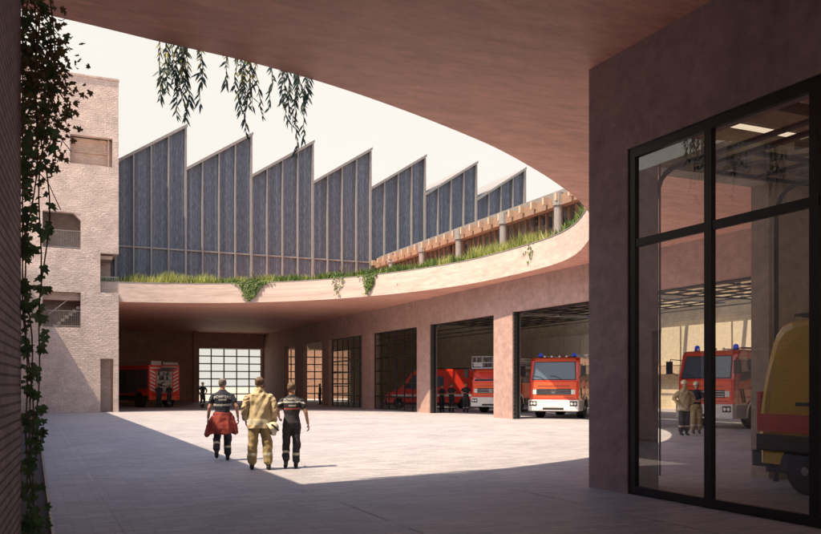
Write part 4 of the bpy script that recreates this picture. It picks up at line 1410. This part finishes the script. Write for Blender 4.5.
def make_person(label, loc, rz, height=1.78, legs=None, arms=None, top='navy', trousers='darkcloth', jacket=False, skirt=False, hair='hair_d', helm=False,
                sleeves='short', vox=.012, head_turn=0.0, bands=True, lettering=None, hold_helmet=False, group=None, light='skin', detail=True, face=False, shoulder_band=False, buzz=False):
    t_ = thing('person', label, 'person', (loc[0], loc[1], 0), rz, group)
    k = height/1.78; t_.scale = (k, k, k)
    legs = legs or {-1: ((-.095,0,.92),(-.10,.02,.50),(-.10,-.02,.09)), 1: ((.095,0,.92),(.10,.02,.50),(.10,-.02,.09))}
    arms = arms or {-1: ((-.20,0,1.42),(-.27,-.03,1.14),(-.27,.06,.90)), 1: ((.20,0,1.42),(.27,-.03,1.14),(.27,.06,.90))}
    # body: one continuous surface
    bm = bm_new()
    torso(bm, [(.86,.13,.095,0,0),(.95,.16,.11,0,0),(1.08,.135,.095,0,0),(1.26,.16,.11,0,0),(1.38,.175,.105,0,0),(1.45,.15,.08,0,0),(1.50,.075,.06,0,0)])
    limb(bm, [(0,0,1.46),(0,.012,1.60)], [.062,.056])
    hc = Vector((0,.02,1.67))
    # skull, jaw
    loft(bm, [(hc+Vector((0,.015,-.115)), Vector((.035,0,0)), Vector((0,.035,0))), (hc+Vector((0,.012,-.10)), Vector((.052,0,0)), Vector((0,.058,0))), (hc+Vector((0,.005,-.05)), Vector((.066,0,0)), Vector((0,.082,0))),
              (hc+Vector((0,0,0)), Vector((.074,0,0)), Vector((0,.094,0))), (hc+Vector((0,-.004,.05)), Vector((.073,0,0)), Vector((0,.092,0))), (hc+Vector((0,-.006,.085)), Vector((.055,0,0)), Vector((0,.07,0))), (hc+Vector((0,-.006,.105)), Vector((.025,0,0)), Vector((0,.03,0)))], 16)
    limb(bm, [hc+Vector((0,.088,.015)), hc+Vector((0,.108,-.025))], [.012,.015], 6)
    for s in (-1, 1):
        limb(bm, [hc+Vector((s*.075,-.005,.018)), hc+Vector((s*.075,-.002,-.025))], [.017,.012], 6)
        limb(bm, [hc+Vector((s*.015,.086,.028)), hc+Vector((s*.05,.074,.026))], [.009,.008], 6)
    limb(bm, [hc+Vector((-.02,.082,-.055)), hc+Vector((.02,.082,-.055))], [.009,.009], 6)
    for s in (-1, 1):
        a = arms[s]; l = legs[s]
        limb(bm, [Vector(a[0])+Vector((-s*.025,0,-.012)), a[1], a[2]], [.048,.041,.028])
        dd = (Vector(a[2])-Vector(a[1])).normalized()
        hand(bm, Vector(a[2])+dd*.02, dd, s, 1.15)
        limb(bm, l, [.08,.055,.038])
        an = Vector(l[2]); limb(bm, [an+Vector((0,-.02,-.03)), an+Vector((0,.14,-.06))], [.035,.03], 8)
    if head_turn:
        rm = Matrix.Rotation(head_turn, 4, 'Z')
        for v in bm.verts:
            if v.co.z > 1.55 and abs(v.co.x) < .12 and abs(v.co.y) < .16: v.co = rm @ v.co
    body = remesh('body', bm, vox*.7 if detail else vox*.85, [M[light]], t_, None, 2)
    rm = Matrix.Rotation(head_turn, 4, 'Z')
    # hair or helmet
    bm = bm_new()
    if helm:
        loft(bm, [(hc+Vector((0,-.01,.02)), Vector((.115,0,0)), Vector((0,.145,0))), (hc+Vector((0,-.01,.04)), Vector((.11,0,0)), Vector((0,.13,0))), (hc+Vector((0,-.01,.09)), Vector((.10,0,0)), Vector((0,.12,0))), (hc+Vector((0,-.01,.14)), Vector((.06,0,0)), Vector((0,.075,0))), (hc+Vector((0,-.01,.155)), Vector((.02,0,0)), Vector((0,.03,0)))], 16)
        o = obj('helmet', bm, M['helmet'], t_, smooth=True)
    else:
        g_ = .006 if buzz else .016
        up = .0 if buzz else .012
        rows = [(-.045,.9,-.03,.55),(-.02,1.0,-.02,.75),(.02,1.0,-.012,.86),(.055,1.0,-.008,.98),(.085,.78,-.008,.80),(.105+up,.38,-.008,.38)]
        loft(bm, [(rm @ (hc+Vector((0,cy,z))), rm @ Vector(((.075+g_)*fx,0,0)), rm @ Vector((0,(.094+g_)*fy,0))) for z, fx, cy, fy in rows], 16)
        r_ = random.Random(int(loc[0]*10))
        for v in bm.verts:
            if not buzz: v.co += Vector((r_.gauss(0,.005), r_.gauss(0,.005), r_.gauss(0,.006)))
        o = obj('hair', bm, M[hair], t_, smooth=True)
    if face:
        for s in (-1, 1):
            bm = bm_new(); c = rm @ (hc+Vector((s*.032,.084,.008)))
            bmesh.ops.create_icosphere(bm, subdivisions=1, radius=.012, matrix=Matrix.Translation(c))
            obj('eye', bm, M['eye'], t_)
    # trousers
    bm = bm_new(); e = .03 if jacket or trousers == 'tan_d' else .018
    torso(bm, [(.84,.14+e,.10+e,0,0),(.95,.165+e,.115+e,0,0),(1.04,.145+e,.10+e,0,0)])
    for s in (-1, 1):
        l = [Vector(p) for p in legs[s]]
        end = l[1].lerp(l[2], .86)
        limb(bm, [l[0], l[1], end], [.088+e, .062+e*1.2, .058+e])
    lz = {}
    def paint_tr(c):
        if not bands: return 0
        s = -1 if c.x < 0 else 1
        l = [Vector(p) for p in legs[s]]
        ax = (l[2]-l[1]); f = (c-l[1]).dot(ax)/ax.length_squared
        if .42 < f < .55: return 1
        return 0
    r_ = random.Random(3)
    for v in bm.verts: v.co += Vector((r_.gauss(0,.004), r_.gauss(0,.004), 0))
    remesh('trousers', bm, vox, [M[trousers], M['dull_tape']], t_, paint_tr, 1, .013)
    # boots
    for s in (-1, 1):
        l = [Vector(p) for p in legs[s]]; an = l[2]; up_ = (l[1]-l[2]).normalized()
        tilt = (l[1]-l[2]).normalized()
        fw = Vector((0, 1, 0)); fw = (fw - tilt*fw.dot(tilt)).normalized()
        bm = bm_new()
        limb(bm, [an+up_*.16, an+up_*.0], [.058,.05])
        limb(bm, [an-up_*.035-fw*.035, an-up_*.045+fw*.07, an-up_*.05+fw*.15], [.045,.046,.038], 10)
        remesh('boot', bm, vox, [M['boot']], t_, None, 1)
    # shirt or jacket
    bm = bm_new()
    if jacket:
        torso(bm, [(.80,.235,.165,0,0),(.86,.235,.165,0,0),(1.0,.215,.15,0,0),(1.2,.205,.15,0,0),(1.36,.215,.14,0,0),(1.44,.195,.115,0,0),(1.49,.13,.09,0,0),(1.53,.09,.085,0,0),(1.59,.078,.08,0,.0)])
        for s in (-1, 1):
            a = [Vector(p) for p in arms[s]]
            limb(bm, [a[0]+Vector((-s*.025,0,-.012)), a[0].lerp(a[1],.35), a[1], a[1].lerp(a[2], .88)], [.080,.080,.070,.058])
        def paint_j(c):
            if abs(c.x) < .25 and c.z < 1.3:
                if .87 < c.z < .93: return 1
                if .955 < c.z < .985: return 1
            return 0
        for v in bm.verts: v.co += Vector((r_.gauss(0,.011), r_.gauss(0,.011), r_.gauss(0,.008)))
        remesh('jacket', bm, vox, [M['tan'], M['dull_tape']], t_, paint_j, 1, .012)
        bm = bm_new(); box(bm, -.22, -.08, -.185, -.155, .0, .001) if False else None
        bm.free()
    else:
        torso(bm, [(.93,.175,.125,0,0),(1.0,.170,.12,0,0),(1.1,.155,.112,0,0),(1.26,.185,.128,0,0),(1.38,.20,.122,0,0),(1.45,.175,.098,0,0),(1.50,.095,.078,0,0),(1.53,.07,.072,0,.0)])
        for s in (-1, 1):
            a = [Vector(p) for p in arms[s]]
            if sleeves == 'short': limb(bm, [a[0]+Vector((-s*.022,0,-.012)), a[0].lerp(a[1], .62)], [.066,.061])
            else: limb(bm, [a[0], a[1], a[1].lerp(a[2], .9)], [.068,.055,.042])
        def paint_s(c):
            if shoulder_band and abs(c.z - (1.375 - .25*max(0,abs(c.x)-.17))) < .014: return 1
            return 0
        for v in bm.verts: v.co += Vector((r_.gauss(0,.003), r_.gauss(0,.003), 0))
        remesh('shirt', bm, vox*.9, [M[top], M['reflect']], t_, paint_s, 2, .006)
    if skirt:   # jacket tied round the waist by its sleeves
        bm = bm_new()
        torso(bm, [(.60,.27,.17,0,-.02),(.62,.275,.175,0,-.02),(.8,.235,.165,0,-.01),(.95,.195,.145,0,0),(1.04,.18,.132,0,0)], 24)
        limb(bm, [(-.17,.0,.99),(-.05,.15,.96),(.02,.17,.92)], [.045,.045,.035]); limb(bm, [(.17,.0,.99),(.05,.15,.96),(-.02,.17,.86)], [.045,.045,.035])
        limb(bm, [(-.2,-.02,.94),(-.27,-.03,.78),(-.31,-.04,.60)], [.05,.055,.06]); limb(bm, [(.2,-.02,.94),(.26,-.03,.78),(.28,-.04,.60)], [.05,.05,.055])
        for v in bm.verts:
            th = math.atan2(v.co.y, v.co.x); fl = max(0, .98-v.co.z)
            g = 1 + fl*(.22*math.sin(6*th+1)+.14*math.sin(11*th))
            v.co.x *= g; v.co.y *= g; v.co.z += -fl*.12*math.sin(4*th+.5) + r_.gauss(0,.006)
        remesh('tied_jacket', bm, vox, [M['redcloth']], t_, None, 1, .014)
    if lettering:
        for (txt, size, z, mt, arc) in lettering:
            def pl(u, v, z=z, arc=arc):
                rx, ry = .215, .135
                a = max(-.95, min(.95, u/rx))
                return (u, -math.sqrt(1-a*a)*ry - .006 - (.004 if not jacket else 0) + .02*(1 if z > 1.4 else 0), z + v - arc*u*u)
            text_mesh('lettering', txt, size, M[mt], t_, pl)
    return t_

# helper poses: facing +y; left = -x
walkA = {-1: ((-.09,0,.92),(-.115,.02,.53),(-.12,-.16,.20)), 1: ((.09,0,.92),(.11,.03,.50),(.11,.02,.09))}
walkB = {-1: ((-.10,0,.92),(-.13,.03,.50),(-.14,.03,.09)), 1: ((.10,0,.92),(.145,.0,.50),(.17,-.04,.09))}
walkC = {-1: ((-.09,0,.92),(-.11,.06,.50),(-.125,-.10,.14)), 1: ((.09,0,.92),(.10,.0,.50),(.09,.02,.09))}
armA = {-1: ((-.205,0,1.42),(-.27,-.03,1.15),(-.30,.05,.92)), 1: ((.205,0,1.42),(.30,-.05,1.17),(.33,.03,.93))}
armB = {-1: ((-.215,0,1.42),(-.29,.02,1.15),(-.26,.16,.95)), 1: ((.215,0,1.42),(.29,-.04,1.15),(.27,.03,.93))}
armC = {-1: ((-.205,0,1.42),(-.29,-.02,1.18),(-.25,.17,1.06)), 1: ((.205,0,1.42),(.29,-.03,1.16),(.34,.03,.92))}
make_person('firefighter walking away in navy shirt with a red jacket tied round his waist', (3.78,18.2), R(-12), 1.80, walkA, armA, top='navy', skirt=True, hair='hair_g', buzz=True,
            lettering=[('POMPIERS',.082,1.385,'ivory',.9),('DIENST',.05,1.315,'ivory',.4),('BRANDWEER',.062,1.20,'ivory',-.2)], vox=.011)
make_person('firefighter walking away in pale tan turnout coat and trousers carrying a helmet', (4.02,15.9), R(-12), 1.80, walkB, armB, jacket=True, trousers='tan_d', vox=.011, head_turn=R(-15))
make_person('firefighter in dark overalls with a white shoulder band walking at the right of the trio', (4.68,15.95), R(-12), 1.70, walkC, armC, top='darkcloth', shoulder_band=True, head_turn=R(8),
            lettering=[('POMPIERS',.078,1.435,'ivory',.9),('DIENST',.045,1.30,'ivory',0),('BRANDWEER',.055,1.235,'redprint',0)], vox=.011)
# helmet held by the middle man
h = thing('fire_helmet', 'cream fire helmet carried low at the side of the walking man in tan', 'helmet', (4.02,15.9,0), R(-12))
bm = bm_new(); hc_ = Vector((.27,-.06,.84))
loft(bm, [(hc_+Vector((0,0,-.10)), Vector((.15,0,0)), Vector((0,.14,0))), (hc_+Vector((0,0,-.085)), Vector((.125,0,0)), Vector((0,.12,0))), (hc_+Vector((0,0,-.02)), Vector((.12,0,0)), Vector((0,.115,0))), (hc_+Vector((0,0,.05)), Vector((.09,0,0)), Vector((0,.085,0))), (hc_+Vector((0,0,.085)), Vector((.03,0,0)), Vector((0,.03,0)))], 18)
for v in bm.verts: v.co = hc_ + Matrix.Rotation(R(50), 3, 'Y') @ Matrix.Rotation(R(-30), 3, 'X') @ (v.co-hc_)
obj('shell', bm, M['helmet'], h, smooth=True)
bm = bm_new(); tube(bm, [hc_+Vector((-.02,-.02,-.1)), hc_+Vector((-.14,.02,-.16)), hc_+Vector((-.19,.05,-.06)), hc_+Vector((-.12,.06,.04))], .012, 6)
obj('chin_strap', bm, M['black_plastic'], h)
bm = bm_new(); tube(bm, [hc_+Vector((-.05,-.13,.05)), hc_+Vector((.02,-.14,.0)), hc_+Vector((.09,-.12,-.07))], .018, 6)
obj('visor_rim', bm, M['black_plastic'], h)

# background people
cross = {-1: ((-.2,0,1.42),(-.25,.06,1.17),(.0,.17,1.16)), 1: ((.2,0,1.42),(.25,.06,1.15),(.02,.2,1.12))}
bend = {-1: ((-.2,0,1.42),(-.27,.05,1.18),(-.12,.24,1.12)), 1: ((.2,0,1.42),(.27,.04,1.18),(.12,.26,1.18))}
hips = {-1: ((-.2,0,1.42),(-.36,-.02,1.2),(-.2,.08,1.02)), 1: ((.2,0,1.42),(.36,-.02,1.2),(.2,.08,1.02))}
P = make_person
kw = dict(vox=.022, detail=False, face=True)
P('helmeted firefighter in tan coat and dark trousers, left of two behind the tall window', (19.5,21.1), R(165), 1.78, None, hips, jacket=True, trousers='darkcloth', helm=True, **kw)
P('firefighter with crossed arms and navy shirt, right of the two behind the tall window', (20.5,21.6), R(150), 1.74, None, cross, top='navy', trousers='tan_d', helm=True, **kw)
P('woman in blue-grey clothes, leftmost of the three chatting in the open bay', (22.75,45.3), R(190), 1.68, None, cross, top='navy', trousers='navy', bands=False, **kw)
P('man in black with folded arms, middle one of the three chatting in the open bay', (23.2,44.9), R(170), 1.76, None, cross, top='darkcloth', **kw)
P('man in black wearing a red cap, rightmost of the three chatting in the open bay', (23.65,43.9), R(160), 1.80, None, bend, top='darkcloth', **kw)
P('dark silhouetted person walking through the side passage by the far lit grid window', (22.0,66.6), R(60), 1.78, walkC, None, top='darkcloth', sleeves='long', bands=False, vox=.022, detail=False)
P('person in dark overalls reaching into the open rear locker, left of two', (8.45,62.9), R(5), 1.76, None, bend, top='navy', trousers='navy', bands=False, vox=.022, detail=False)
P('firefighter in black turnout with pale bands at the truck rear, right of two', (9.15,62.7), R(35), 1.78, walkC, bend, top='darkcloth', trousers='darkcloth', sleeves='long', helm=True, vox=.022, detail=False)
P('firefighter in dark gear standing between the parked truck and the bright gridded door', (11.2,60.8), R(200), 1.82, walkC, hips, top='darkcloth', sleeves='long', helm=True, **kw)
